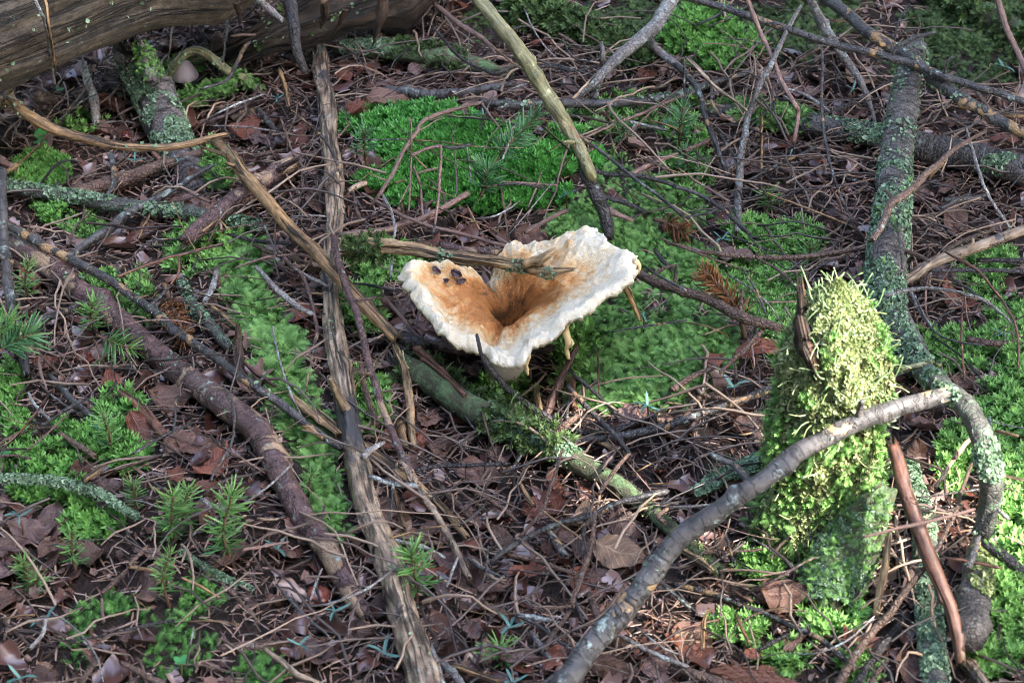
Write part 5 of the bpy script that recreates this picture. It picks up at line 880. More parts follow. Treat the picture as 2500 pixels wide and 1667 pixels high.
MOSS = [
 ('moss_cushion', 'vivid green cushion moss hummock behind the torn mushroom', 'star', STAR, .25, [(1020, 340, 200, 62, 0, 2100, 8.5), (1260, 400, 190, 80, 0, 2100, 8.5), (1150, 460, 260, 62, 0, 1900, 8)]),
 ('moss_carpet', 'feathery green moss carpet right of the torn mushroom', 'feather', FROND, .45, [(1570, 890, 200, 105, -8, 1500, 15), (1680, 760, 140, 130, 0, 1300, 14), (1480, 760, 110, 120, 0, 800, 12), (1560, 590, 190, 60, 25, 1200, 11), (1620, 500, 110, 60, 20, 800, 10), (1500, 420, 60, 60, 20, 300, 9), (1420, 560, 100, 40, 0, 700, 11)]),
 ('moss_strip', 'strip of feathery green moss between the banded branch and the pale pole', 'feather', FROND, .45, [(600, 690, 56, 120, -12, 800, 16), (660, 860, 60, 110, -20, 800, 16), (735, 1030, 50, 130, -22, 700, 15), (790, 1210, 36, 80, -15, 260, 12)]),
 ('wet_moss', 'wet bright green moss around the fir seedlings and lichened bow stick', 'bright', STAR+FROND, .4, [(110, 1130, 120, 40, 0, 300, 9), (260, 1090, 120, 40, 15, 300, 9), (330, 1130, 60, 36, 0, 240, 9), (220, 1290, 80, 40, 5, 240, 9), (130, 1210, 100, 26, 0, 200, 9), (20, 960, 40, 60, 0, 300, 9), (30, 1050, 40, 40, 0, 300, 9), (270, 1050, 70, 90, 10, 500, 10)]),
 ('moss_tuft', 'small round vivid green moss tuft beside the lichen crusted stick', 'bright', STAR, .3, [(95, 430, 70, 34, 0, 1100, 7), (120, 510, 40, 40, 0, 350, 7)]),
 ('moss_mound', 'bright green leafy moss mound below the speckled long branch', 'bright', STAR+FROND, .4, [(1740, 110, 110, 60, 0, 1200, 10), (1680, 60, 80, 40, 0, 250, 9)]),
 ('shade_moss', 'dull dark green moss over shaded ground around the shaded dark log', 'dull', FROND, .4, [(1960, 70, 200, 80, 0, 800, 12), (1560, 60, 160, 60, 0, 900, 10), (2380, 60, 160, 70, 0, 1300, 12), (2330, 160, 170, 60, 0, 700, 9), (1180, 60, 90, 50, 0, 400, 9), (780, 30, 60, 40, 0, 250, 9)]),
 ('moss_verge', 'patchy green moss on the ground right of the arched mossy branch', 'feather', FROND+STAR, .45, [(2450, 980, 80, 130, 0, 650, 9), (2470, 1250, 60, 150, 0, 600, 9), (2440, 1540, 100, 120, 0, 480, 9), (2330, 860, 90, 60, 0, 500, 8), (2460, 800, 60, 60, 0, 350, 8), (2330, 1130, 40, 80, 0, 350, 8), (2420, 640, 60, 30, 0, 200, 8)]),
 ('thin_moss', 'thin pale green moss sprigs scattered through needle litter', 'bright', FROND, .5, [(290, 1490, 60, 30, 0, 60, 11), (200, 1560, 40, 70, 0, 90, 10), (450, 1560, 80, 60, 0, 100, 10), (500, 1480, 60, 30, 0, 70, 10), (640, 1640, 70, 50, 0, 110, 11), (430, 1620, 90, 50, 0, 80, 10), (480, 1450, 30, 50, 0, 60, 10), (820, 1280, 30, 60, 0, 90, 9)]),
 ('mixed_moss', 'loose green moss between twigs behind and beside the stump', 'feather', FROND+STAR, .45, [(1890, 590, 130, 40, 5, 700, 9), (1820, 700, 120, 70, 10, 700, 9), (1560, 300, 180, 50, 0, 350, 9), (1900, 790, 60, 90, 0, 350, 9), (1680, 380, 50, 120, 0, 250, 10), (1800, 1540, 70, 30, 0, 200, 8), (1930, 1620, 80, 40, 0, 200, 9), (1860, 1390, 50, 40, 0, 200, 8), (2040, 1520, 70, 70, 0, 550, 9), (2080, 1640, 60, 40, 0, 250, 9), (2400, 700, 80, 40, 0, 200, 8), (300, 730, 80, 60, 20, 260, 9), (230, 560, 60, 40, 0, 120, 8), (480, 620, 80, 60, 0, 260, 9), (880, 760, 60, 60, 0, 260, 9), (950, 640, 90, 60, 0, 400, 9), (900, 990, 60, 80, 0, 300, 8), (1250, 960, 90, 40, 0, 260, 8), (530, 430, 40, 50, 0, 180, 9), (200, 320, 50, 30, 0, 100, 8), (450, 170, 60, 20, 0, 100, 8), (1420, 880, 60, 60, 0, 300, 10)]),
]
ALLP = []
for nm, lb, mt, tm, lean, lst in MOSS:
    P, N, S = patch(lst); ALLP.append(P)
    V, T, A = scatter(tm, P, N+[0, -.1, 0], S, lean=lean)
    tag(obj(nm, mesh(nm, V, T, ML[mt], A)), lb, 'moss', kind='stuff')
ALLP = np.concatenate(ALLP)
CELL = .011
occ = {}
for a, b in zip(np.floor(ALLP[:, 0]/CELL).astype(int), np.floor(ALLP[:, 1]/CELL).astype(int)): occ[(a, b)] = occ.get((a, b), 0)+1
def mossy(x, y): return np.array([occ.get((a, b), 0) for a, b in zip(np.floor(x/CELL).astype(int), np.floor(y/CELL).astype(int))])

# ------------------------------------------------------------------ needle litter and scraps (nobody could count them)
def litter_xy(n):
    x = RNG.uniform(-.78, .78, n); y = RNG.uniform(-.52, .85, n); k = RNG.random(n) > np.clip(mossy(x, y)/6., 0, .97)
    return x[k], y[k]
x, y = litter_xy(74000); P = np.stack([x, y, H(x, y)+RNG.uniform(.0003, .0065, len(x))], 1)
N = np.tile([0, 0, 1.], (len(x), 1)); L = RNG.uniform(.007, .017, len(x)); wd = RNG.uniform(.010, .019, len(x))
V, T, A = scatter(NEEDLE, P, N, np.stack([L, wd, wd], 1), lean=.28)
tag(obj('needle_litter', mesh('needle_litter', V, T, ML['needle'], A)), 'brown fallen conifer needles covering the forest floor', 'needles', kind='stuff')
x, y = litter_xy(14000); P = np.stack([x, y, H(x, y)+RNG.uniform(.001, .006, len(x))], 1)
V, T, A = scatter([t_squam(RNG, 5) for _ in range(6)], P, np.tile([0, 0, 1.], (len(x), 1)), RNG.uniform(.0010, .0042, len(x)), lean=.55)
tag(obj('leaf_scraps', mesh('leaf_scraps', V, T, ML['scrap'], A, smooth=False)), 'crumbled brown leaf scraps between the needles', 'leaf scraps', kind='stuff')
# crumpled leaf fragments
def t_frag(rng):
    u, v = np.meshgrid(np.linspace(-1, 1, 5), np.linspace(-1, 1, 4), indexing='ij'); k = rng.random()*90
    w = .55+.25*rng.random(); R = 1+.55*noise(np.stack([u*1.9+k, v*1.5, 0*u], -1)); x = u*(1-.28*v*v)*R; y = v*w*(1-.45*u*u)*R
    z = rng.uniform(-.5, .8)*y*y*2+rng.uniform(-.4, .6)*x*x+.30*noise(np.stack([u*2+k, v*2, 0*u+5], -1))
    i = (np.arange(4)[:, None]*4+np.arange(3)).ravel(); return np.stack([x, y, z], -1).reshape(-1, 3), np.concatenate([np.stack([i, i+4, i+5], 1), np.stack([i, i+5, i+1], 1)])
x, y = litter_xy(3600); P = np.stack([x, y, H(x, y)+RNG.uniform(.002, .0075, len(x))], 1)
V, T, A = scatter([t_frag(RNG) for _ in range(10)], P, np.tile([0, 0, 1.], (len(x), 1)), RNG.uniform(.004, .0125, len(x)), lean=.30)
tag(obj('leaf_fragments', mesh('leaf_fragments', V, T, ML['frag'], A)), 'crumpled wet fragments of brown and mauve leaves in the litter', 'leaf fragments', kind='stuff')
# fine dead twiglets too small to pick out
x, y = litter_xy(4200); V_ = []
cen = np.array([[-.5, 0, 0], [-.2, .03, .03], [.15, -.04, .02], [.5, .02, 0]]); an5 = np.linspace(0, 2*math.pi, 5)[:4]
tv = np.concatenate([c+q*np.stack([0*an5, np.cos(an5), np.sin(an5)], 1) for c, q in zip(cen, (.014, .018, .016, .009))])
tf = np.array([t3 for i in range(3) for j in range(4) for t3 in ((i*4+j, i*4+(j+1) % 4, i*4+4+(j+1) % 4), (i*4+j, i*4+4+(j+1) % 4, i*4+4+j))]+[(0, 1, 2), (0, 2, 3), (12, 14, 13), (12, 15, 14)])
L = RNG.uniform(.02, .065, len(x)); P = np.stack([x, y, H(x, y)+.004+RNG.uniform(0, .016, len(x))], 1)
wd = RNG.uniform(.025, .07, len(x))
V, T, A = batch(tv, tf, P, np.tile([0, 0, 1.], (len(x), 1)), np.stack([L, np.minimum(wd, L*1.4), np.minimum(wd, L*1.4)], 1), lean=.16)
tag(obj('twig_litter', mesh('twig_litter', V, T, leafy('fine_twigs', (.03, .022, .02), (.085, .06, .05), (.22, .16, .12), None, 0., .6), A)), 'fine dead twiglets mixed through the needle litter', 'twiglets', kind='stuff')

# ------------------------------------------------------------------ seedlings and sprigs
def needle_spray(P, R, n, L, mat, stemmat, up=.5, tuft=8, droop=0., wid=.048):
    """needles all round a stem polyline; returns (stem mesh data, needle mesh data)"""
    sv, st, sg, d = tube(P, R, 7, .08, .3, 11)
    u = np.concatenate([RNG.uniform(.28, 1, n), np.full(tuft, .995)]); m = len(u); i = np.minimum((u*(len(d['P'])-1)).astype(int), len(d['P'])-1)
    a = np.arange(m)*2.39996+RNG.uniform(-.3, .3, m)
    rdir = d['N'][i]*np.cos(a)[:, None]+d['B'][i]*np.sin(a)[:, None]
    upv = up*(.4+u)[:, None]; upv[-tuft:] *= 2.2 if tuft else 1
    dr = norm(rdir+d['T'][i]*upv+np.array([0, 0, -droop])*(1-u)[:, None])
    Ls = L*RNG.uniform(.55, 1.15, m)*np.where(u > .9, .85, 1.)
    pos = d['P'][i]+dr*(Ls*.5)[:, None]
    nr = np.cross(dr, RNG.normal(size=(m, 3))); nr = norm(nr+np.array([0, 0, .8]))
    tv, tf = t_needle(.12, wid); X = dr; N = norm(nr-(nr*X).sum(1, keepdims=True)*X); Y = np.cross(N, X)
    q = tv[None]*Ls[:, None, None]; V = pos[:, None]+q[..., :1]*X[:, None]+q[..., 1:2]*Y[:, None]+q[..., 2:]*N[:, None]
    T = (tf[None]+(np.arange(m)*len(tv))[:, None, None]).reshape(-1, 3)
    A = {'rnd': np.repeat(np.clip(RNG.random(m)*.6+.4*u, 0, 1), len(tv)), 'tip': np.repeat(u*.9, len(tv))}
    return (sv, st, {'gr': sg}), (V.reshape(-1, 3), T, A)
def seedling(reg, base, top, L, n, lb, mat='fir', bend=None, extra=None, name='fir_seedling', cat='seedling'):
    bend = random.uniform(-.12, .12) if bend is None else bend
    px, py = nat(reg, [base]); b = proj(px, py, np.array([0.]))[0]
    px2, py2 = nat(reg, [top]); hgt = abs(base[1]-top[1])/REG[reg][2]/FPX*np.linalg.norm(b-CAM)/math.cos(PITCH)
    tp = at_z(px2, py2, np.array([b[2]+hgt]))[0]
    root = tag(empty(name, b), lb, cat)
    def add(P, R, L_, n_, parent, pn=None, tuft=9):
        s, nd = needle_spray(P, R, n_, L_, None, None, tuft=tuft, droop=.35)
        so = obj('stem' if pn is None else pn, mesh('stem', s[0]-b, s[1], M_STEMB, s[2]), parent)
        no = obj('needles', mesh('needles', nd[0]-b, nd[1], ML[mat], nd[2]), parent if pn is None else so); no['kind'] = 'stuff'
    mid = b*.5+tp*.5+np.array([bend*hgt, 0, 0])
    add(np.array([b, mid, tp]), [.0012, .0010, .0007], L*.74*random.uniform(.9, 1.1), int(n*1.35), root)
    for (pts, hs, L2, n2_) in (extra or []):
        qx, qy = nat(reg, pts); P = at_z(qx, qy, b[2]+np.array(hs)); add(P, [.0009]*(len(P)-1)+[.0006], L2, n2_, root, 'side_shoot', 5)
seedling('R7', (520, 850), (490, 540), .015, 52, 'small green fir seedling beside curled leaves at the edge of wet moss')
seedling('R7', (915, 420), (890, 215), .014, 40, 'small bright fir seedling at the tip of the lichened bow stick')
seedling('R7', (1150, 680), (1165, 300), .020, 74, 'bushy dark green fir seedling with a leaning twin behind it')
seedling('R7', (1300, 560), (1272, 265), .016, 54, 'slim green fir seedling standing close behind a bushier seedling')
seedling('R7', (1590, 810), (1572, 290), .021, 80, 'tall green fir seedling with a brown bare stem base by red leaf litter')
seedling('R7', (1145, 1060), (1148, 690), .0145, 66, 'narrow yellow green fir seedling alone in bare needle litter')
seedling('R7', (195, 960), (160, 735), .0125, 52, 'tiny yellow two headed seedling in needle litter', extra=[([(200, 940), (240, 880), (275, 850)], [.006, .014, .02], .012, 26)])
seedling('R7', (2100, 320), (2110, 150), .0145, 38, 'small fir seedling growing from the feather moss strip beside the purple bark branch')
seedling('R8', (530, 1060), (495, 680), .021, 64, 'shiny green fir seedling growing against the pale split pole')
seedling('R8', (1110, 1470), (1085, 1320), .022, 26, 'spreading light green seedling with long needles on pale leaf litter')
seedling('R4', (705, 1590), (690, 1270), .018, 66, 'full green fir seedling rising from the wet bright moss')
seedling('R3', (625, 1440), (620, 1310), .020, 34, 'lone green seedling on brown litter beside the forked grey twig')
seedling('R4', (215, 560), (195, 250), .017, 56, 'glossy green fir seedling above the purple bark branch near the leaning dark branch', 'fir')
seedling('R4', (640, 800), (630, 520), .017, 56, 'green fir seedling with a flat side shoot over the purple bark branch', extra=[([(650, 740), (760, 790), (900, 835)], [.03, .028, .024], .015, 46), ([(640, 780), (690, 900), (730, 990)], [.02, .012, .006], .012, 8)])
seedling('R6', (910, 290), (910, 150), .017, 30, 'small green seedling behind the top of the mossy stump')
seedling('R3', (70, 1200), (65, 1020), .016, 40, 'pale green seedling in the moss carpet behind the mushroom', 'firdark')
def sprig(reg, pts, h, L, n, lb, mat, name, cat, R=.0011, up=.7):
    px, py = nat(reg, pts); P = proj(px, py, np.interp(np.linspace(0, 1, len(px)), np.linspace(0, 1, len(h)), h)); b = P[0].copy()
    root = tag(empty(name, b), lb, cat); s, nd = needle_spray(P, [R]*len(P), n, L, None, None, up=up, tuft=6)
    obj('stem', mesh('stem', s[0]-b, s[1], M_STEMB, s[2]), root)
    o = obj('needles', mesh('needles', nd[0]-b, nd[1], ML[mat], nd[2]), root); o['kind'] = 'stuff'
sprig('R2', [(1020, 1180), (1080, 1060), (1170, 960), (1270, 860), (1345, 785)], [.03, .06, .07], .017, 110, 'green spruce sprig arching over the cushion moss', 'firdark', 'spruce_sprig', 'sprig')
sprig('R2', [(960, 1330), (990, 1240), (1010, 1140)], [.02, .045], .019, 80, 'drooping grey green sprig tip among the pinkish twigs in the cushion moss', 'firdark', 'spruce_sprig', 'sprig')
sprig('R2', [(190, 1130), (180, 1000), (180, 880)], [.01, .05], .014, 60, 'dark green sprig at the cushion moss edge beside the pale split pole', 'firdark', 'spruce_sprig', 'sprig')
sprig('R2', [(2300, 1010), (2310, 880), (2340, 720)], [.01, .05], .016, 70, 'dull green sprig standing beside the peeling twig', 'firdark', 'spruce_sprig', 'sprig')
sprig('R2', [(1930, 950), (1930, 850)], [.01, .03], .013, 40, 'small dull sprig below the dark ground branch', 'firdark', 'spruce_sprig', 'sprig')
sprig('R4', [(-60, 880), (40, 820), (130, 770), (220, 735)], [.04, .05], .019, 90, 'green spruce sprig poking in beside the leaning dark branch', 'firdark', 'spruce_sprig', 'sprig')
sprig('R4', [(-80, 760), (0, 700), (70, 655)], [.05, .05], .017, 50, 'bright spruce sprig tip above another sprig by the leaning dark branch', 'fir', 'spruce_sprig', 'sprig')
sprig('R4', [(1110, 400), (1150, 520), (1200, 630), (1250, 760)], [.025, .012], .013, 150, 'dead brown spruce sprig curled beside the banded dark branch', 'orange', 'dead_sprig', 'dead sprig', .002)
sprig('R6', [(470, 770), (430, 620), (350, 480), (260, 380), (190, 310)], [.01, .035, .05], .0135, 210, 'dead orange brown spruce sprig lying on the moss beside the stump', 'orange', 'dead_sprig', 'dead sprig', .002)
sprig('R2', [(2130, 1480), (2230, 1510), (2340, 1568)], [.01, .014], .014, 90, 'flat dead brown sprig in the moss behind the mushroom rim', 'orange', 'dead_sprig', 'dead sprig', .0015)
sprig('R2', [(430, 1380), (440, 1480), (420, 1560)], [.015, .012], .010, 70, 'dull dead sprig lying under the pale arched twig', 'needle', 'dead_sprig', 'dead sprig', .0014)

# blue-green three and four bladed seedlings
bl_v = np.array([(0, -.05, 0), (0, .05, 0), (.35, -.075, .06), (.35, .075, .06), (.7, -.07, .05), (.7, .07, .05), (1, 0, -.02), (.35, 0, .03), (.7, 0, .02)])
bl_f = np.array([(0, 2, 7), (0, 7, 1), (1, 7, 3), (2, 4, 8), (2, 8, 7), (7, 8, 3), (8, 5, 3), (4, 6, 8), (8, 6, 5)])
BLADE = [mesh('blade', bl_v*np.array([1, 1.3, s]), bl_f, ML['blue'], {'rnd': np.full(9, q)}) for s, q in ((1, .2), (2.2, .6), (-.5, .9))]
BLUE = [('R7', 1870, 660, 130), ('R7', 2260, 1080, 120), ('R7', 2030, 1310, 110), ('R7', 310, 1140, 120), ('R7', 140, 1535, 160), ('R7', 130, 440, 100), ('R8', 310, 1365, 150), ('R8', 1160, 1190, 130), ('R8', 1180, 1560, 150), ('R1', 910, 1080, 100), ('R1', 1205, 1090, 60), ('R1', 1870, 665, 70),
        ('R2', 1135, 1375, 80), ('R2', 1540, 1315, 80), ('R2', 980, 780, 80), ('R2', 2200, 830, 80), ('R3', 770, 1060, 70), ('R3', 1200, 600, 70), ('R3', 2215, 450, 100), ('R6', 310, 95, 100), ('R6', 390, 1095, 130), ('R6', 2200, 735, 70), ('R5', 2060, 610, 80), ('R5', 2090, 1215, 100), ('R4', 700, 1380, 100)]
for i, (reg, x, y, w) in enumerate(BLUE):
    px, py = nat(reg, [(x, y)]); hh = .012+.006*(i % 3); p = proj(px, py, np.array([hh]))[0]; b = np.array([p[0], p[1], p[2]-hh-.002]); s = w/2.766/FPX*np.linalg.norm(p-CAM)
    r_ = tag(empty('blue_green_seedling', b), 'tiny blue green seedling with thin spreading blades'+near(float(px[0]), float(py[0])), 'seedling', 'blue green bladed seedlings')
    v, t_, g_, _ = tube(np.array([b, b*.5+p*.5+[.001, 0, 0], p]), [.0006]*3, 6, .05, .2, i); obj('stem', mesh('stem', v-b, t_, M_STEMB, {'gr': g_}), r_)
    k = 3+(i % 2); a0 = random.random()*6
    for j in range(k):
        o = obj('blade', BLADE[(i+j) % 3], r_, p-b); o.rotation_euler = (0, rad(random.uniform(-35, 8)), a0+j*2*math.pi/k+random.uniform(-.5, .5)); q = s*random.uniform(.8, 1.15); o.scale = (q, q*.9, q)
# small round-leaved plants
n_ = 10; a = np.linspace(0, 2*math.pi, n_, endpoint=False)
rl_v = np.vstack([[(.5, 0, -.05)], np.stack([.5+.5*np.cos(a), .42*np.sin(a), .05*np.cos(2*a)], 1)]); rl_f = np.array([(0, 1+j, 1+(j+1) % n_) for j in range(n_)])
RL = mesh('leaf', rl_v, rl_f, ML['clover'], {'rnd': np.full(n_+1, .5)})
for reg, x, y, w, k, lb in [('R7', 1220, 1420, 55, 4, 'tiny plant with round mint green leaves in thin moss'), ('R9', 1155, 985, 70, 3, 'tiny three leaved green plant at the stump foot'), ('R1', 400, 605, 36, 3, 'tiny three leaved plant below the thick brown log'), ('R1', 275, 945, 110, 2, 'small plant with two pointed green leaves under the bowed bare branch'), ('R7', 30, 20, 60, 3, 'tiny round leaved plant on the wet moss')]:
    px, py = nat(reg, [(x, y)]); p = proj(px, py, np.array([.012]))[0]; b = p-[0, 0, .014]; s = w/2.766/FPX*np.linalg.norm(p-CAM)
    r_ = tag(empty('round_leaf_plant', b), lb, 'plant'); v, t_, g_, _ = tube(np.array([b, p]), [.0007]*2, 6, .05, .2, 5); obj('stem', mesh('stem', v-b, t_, M_STEMG, {'gr': g_}), r_)
    for j in range(k):
        o = obj('leaf', RL, r_, p-b); o.rotation_euler = (0, rad(-15), j*2*math.pi/k+x); o.scale = (s, s, s)

# ------------------------------------------------------------------ dead leaves
def leaf_mesh(seed, mat, curl, fold, asp=.55, serr=.03):
    rng = np.random.default_rng(seed); nu, nv = 18, 9
    u, v = np.meshgrid(np.linspace(0, 1, nu), np.linspace(-1, 1, nv), indexing='ij')
    wd = .5*asp*np.sin(math.pi*np.clip(u, 0, 1)**.85)**.8*(1+serr*np.sign(np.sin(u*40))*(np.abs(v) > .9)+.30*noise(np.stack([u*4, v*.5+seed, 0*u], -1))) + .004
    x = u-.5; y = v*wd
    y0 = y.copy(); cr = curl*(1+.5*np.sin(u*3+seed)); ang = y0*cr*5
    y = np.where(np.abs(cr) > .02, np.sin(ang)/(cr*5+1e-6), y0); z = np.where(np.abs(cr) > .02, (1-np.cos(ang))/(cr*5+1e-6), 0*u)
    z = z+fold*(x**2)*1.5+.10*noise(np.stack([u*4, v*2, 0*u+seed], -1))+.045*noise(np.stack([u*9, v*4, 0*u+seed], -1))+.02*np.sin(u*28-np.abs(v)*5)*(np.abs(v) > .1)*.35
    V = np.stack([x, y, z], -1).reshape(-1, 3); V[:, 2] -= V[:, 2].min()
    lf = np.stack([u, v, 0*u], -1).reshape(-1, 3)
    i = (np.arange(nu-1)[:, None]*nv+np.arange(nv-1)).ravel(); return mesh('dead_leaf', V, np.stack([i, i+nv, i+nv+1, i+1], 1), MLEAF[mat], {'lf': lf})
LEAVES = {m: [leaf_mesh(100*q+i, m, [.15, .5, -.35, .9][i], [.2, -.3, .5, .1][i], [.6, .5, .66, .56][i]) for i in range(4)] for q, m in enumerate(('brown', 'red', 'mauve', 'pale'))}
def put_leaf(p, size, rz, mat, var, lb, group=None, tilt=(0, 0)):
    o = obj('dead_leaf', LEAVES[mat][var], loc=p); o.scale = (size, size, size); o.rotation_euler = (tilt[0], tilt[1], rz); return tag(o, lb, 'leaf', group)
NAMED = [('R8', 1900, 700, 520, -25, 'pale', 0, .012, (-.35, 0), 'big pale brown veined leaf lying under the tan scarred stick'), ('R8', 1640, 500, 420, 60, 'pale', 2, .008, (.3, .2), 'pale torn leaf half behind the big veined leaf'), ('R8', 1280, 840, 330, 12, 'red', 3, .010, (.2, 0), 'rolled dark reddish brown ribbed leaf below the thin brown stick'),
 ('R8', 1060, 950, 300, 15, 'brown', 3, .006, (.2, 0), 'rolled brown leaf just below the reddish ribbed leaf'), ('R8', 950, 170, 420, -20, 'brown', 0, .005, (-.3, .1), 'broad flat brown leaf behind the pale broken rod'), ('R8', 1490, 230, 260, 75, 'red', 1, .010, (.5, .2), 'orange red curled leaf beside the mossy fallen branch'), ('R8', 900, 1230, 300, 70, 'mauve', 0, .006, (-.3, .2), 'mauve grey leaf standing by the small pinkish cap'),
 ('R8', 1060, 1100, 300, -40, 'pale', 3, .008, (.1, .1), 'tan rolled leaf slanting down the litter'), ('R8', 900, 640, 200, 40, 'red', 2, .010, (-.3, .3), 'crumpled orange red leaf beside the pale broken rod'), ('R8', 1800, 870, 330, 10, 'mauve', 2, .004, (-.3, 0), 'dark slate coloured leaf under the big pale leaf'), ('R4', 1180, 1170, 430, 10, 'brown', 2, .008, (-.4, 0), 'crumpled wet brown leaf under the purple bark branch'),
 ('R4', 1280, 1500, 440, 5, 'brown', 0, .005, (-.2, .1), 'broad dark brown leaf below the crumpled wet leaf'), ('R7', 1170, 180, 250, 80, 'red', 0, .012, (-.5, .2), 'upright dark red leaf behind the bushy fir seedling'), ('R7', 1400, 250, 230, 10, 'red', 3, .010, (-.3, 0), 'curled red brown leaf right of the upright red leaf'), ('R7', 750, 250, 250, 0, 'mauve', 2, .006, (-.3, 0), 'pale mauve leaf under the lichened bow stick'),
 ('R7', 330, 680, 300, 60, 'brown', 1, .008, (-.3, .2), 'brown folded leaf left of the small fir seedling'), ('R7', 60, 660, 320, 20, 'mauve', 0, .006, (-.3, 0), 'mauve leaf with a torn edge beside the brown folded leaf'), ('R7', 240, 560, 420, 0, 'mauve', 2, .004, (-.2, 0), 'broad dusty mauve leaf behind the small fir seedling'), ('R7', 20, 370, 260, 80, 'mauve', 1, .006, (-.3, .2), 'upright mauve leaf below the lichened bow stick'), ('R7', 80, 1000, 260, 30, 'brown', 0, .005, (-.2, 0), 'brown leaf under the tiny yellow seedling'),
 ('R5', 600, 1330, 340, 70, 'brown', 0, .008, (-.2, .4), 'large upright brown leaf beside the upright tan stick'), ('R5', 700, 1500, 300, 20, 'brown', 2, .006, (-.2, 0), 'brown leaf under the upright tan stick foot'), ('R6', 560, 870, 440, 12, 'red', 1, .010, (-.25, 0), 'glossy reddish leaf with curved ribs beside the stump'), ('R6', 250, 920, 240, 30, 'red', 0, .008, (-.4, 0), 'orange brown leaf left of the glossy ribbed leaf'), ('R6', 520, 1380, 400, 20, 'brown', 0, .004, (-.2, 0), 'flat dark brown leaf left of the stump base'),
 ('R6', 300, 160, 200, 0, 'mauve', 0, .012, (-.4, 0), 'small slate leaf on moss behind the long wavy twig'), ('R6', 420, 240, 340, -4, 'mauve', 1, .010, (-.3, 0), 'long brown leaf flat under the long wavy twig'), ('R9', 720, 980, 470, 10, 'brown', 2, .010, (-.4, .1), 'big crumpled brown bark flake leaf at the stump foot'), ('R9', 520, 1370, 160, 0, 'red', 0, .010, (-.5, 0), 'triangular red brown leaf tip behind the spruce cone'), ('R9', 100, 1380, 300, 40, 'red', 0, .006, (-.2, 0), 'sunlit reddish leaf at the end of the burnt banded twig'),
 ('R8', 2270, 1270, 260, 50, 'red', 2, .008, (-.3, .2), 'shiny red leaf lying right of the crossing grey branch'), ('R8', 2200, 1480, 420, 10, 'mauve', 0, .004, (-.2, 0), 'broad mauve brown leaf below the shiny red leaf'), ('R8', 1850, 1500, 420, -30, 'brown', 0, .004, (-.2, 0), 'broad brown leaf below the crossing grey branch'), ('R3', 270, 1080, 240, 80, 'red', 0, .016, (-.3, .5), 'shiny dark red leaf standing behind the peeling twig'), ('R3', 1110, 1500, 300, -20, 'mauve', 1, .006, (-.2, 0), 'mauve leaf under the thin dark twigs by the grey log'), ('R3', 1260, 770, 130, 60, 'mauve', 0, .008, (-.4, 0), 'pinkish mauve leaf behind the grey slanting stick'),
 ('R3', 2220, 960, 260, -10, 'red', 1, .006, (-.2, 0), 'dark red leaf between the thick dark branch and lichened log'), ('R3', 1640, 1330, 200, 20, 'mauve', 0, .006, (-.4, 0), 'mauve leaf right of the dark curved branch'), ('R2', 130, 760, 330, 60, 'red', 3, .012, (-.2, .2), 'big curled red brown leaf beside the pale split pole'), ('R2', 330, 700, 380, 5, 'brown', 1, .008, (-.3, 0), 'long dark brown leaf below the short grey stick'), ('R2', 560, 480, 240, 20, 'mauve', 0, .006, (-.3, 0), 'mauve pink leaf below the torn bark log'), ('R2', 40, 520, 200, 60, 'red', 2, .008, (-.3, 0), 'rusty leaf right of the pole top'),
 ('R1', 1650, 880, 300, 30, 'red', 2, .010, (-.35, 0), 'orange brown crumpled leaf behind the end of the bowed branch'), ('R1', 1700, 380, 160, 20, 'mauve', 0, .014, (-.6, 0), 'small mauve leaf above the arching root'), ('R1', 1780, 960, 230, -10, 'mauve', 0, .006, (-.3, 0), 'mauve leaf near the top of the long tan branch'), ('R1', 1320, 1200, 260, 60, 'brown', 1, .010, (-.2, .3), 'brown curled leaf under the long tan branch top'), ('R1', 1270, 1380, 300, 5, 'mauve', 0, .008, (-.3, 0), 'grey mauve leaf behind the grey forking stick'), ('R1', 300, 690, 260, -30, 'pale', 1, .010, (-.3, .1), 'tan folded leaf under the thick brown log')]
for reg, x, y, w, rz, mat, var, h, tl, lb in NAMED:
    px, py = nat(reg, [(x, y)]); p = proj(px, py, np.array([h]))[0]; s = w/2.766/FPX*np.linalg.norm(p-CAM)*.8; put_leaf(p, s, rad(rz), mat, var, lb, None, (tl[0]*-1., tl[1]))
GL = dict(brown=('small brown dead leaf', 'small brown leaves'), red=('small red brown dead leaf', 'small red brown leaves'), mauve=('small mauve grey dead leaf', 'small mauve leaves'), pale=('small pale tan dead leaf', 'small pale leaves'))
cnt = 0
while cnt < 250:
    px, py = random.uniform(0, 2500), random.uniform(0, 1667); p = proj(np.array([px]), np.array([py]), np.array([.004]))[0]
    if mossy(p[:1], p[1:2])[0] > 2: continue
    mat = random.choices(('brown', 'red', 'mauve', 'pale'), (4, 3, 4, 1))[0]
    put_leaf(p, random.uniform(.014, .036), random.uniform(0, 6.3), mat, random.randrange(4), GL[mat][0]+near(px, py), GL[mat][1], (random.gauss(0, .3), random.gauss(0, .3))); cnt += 1
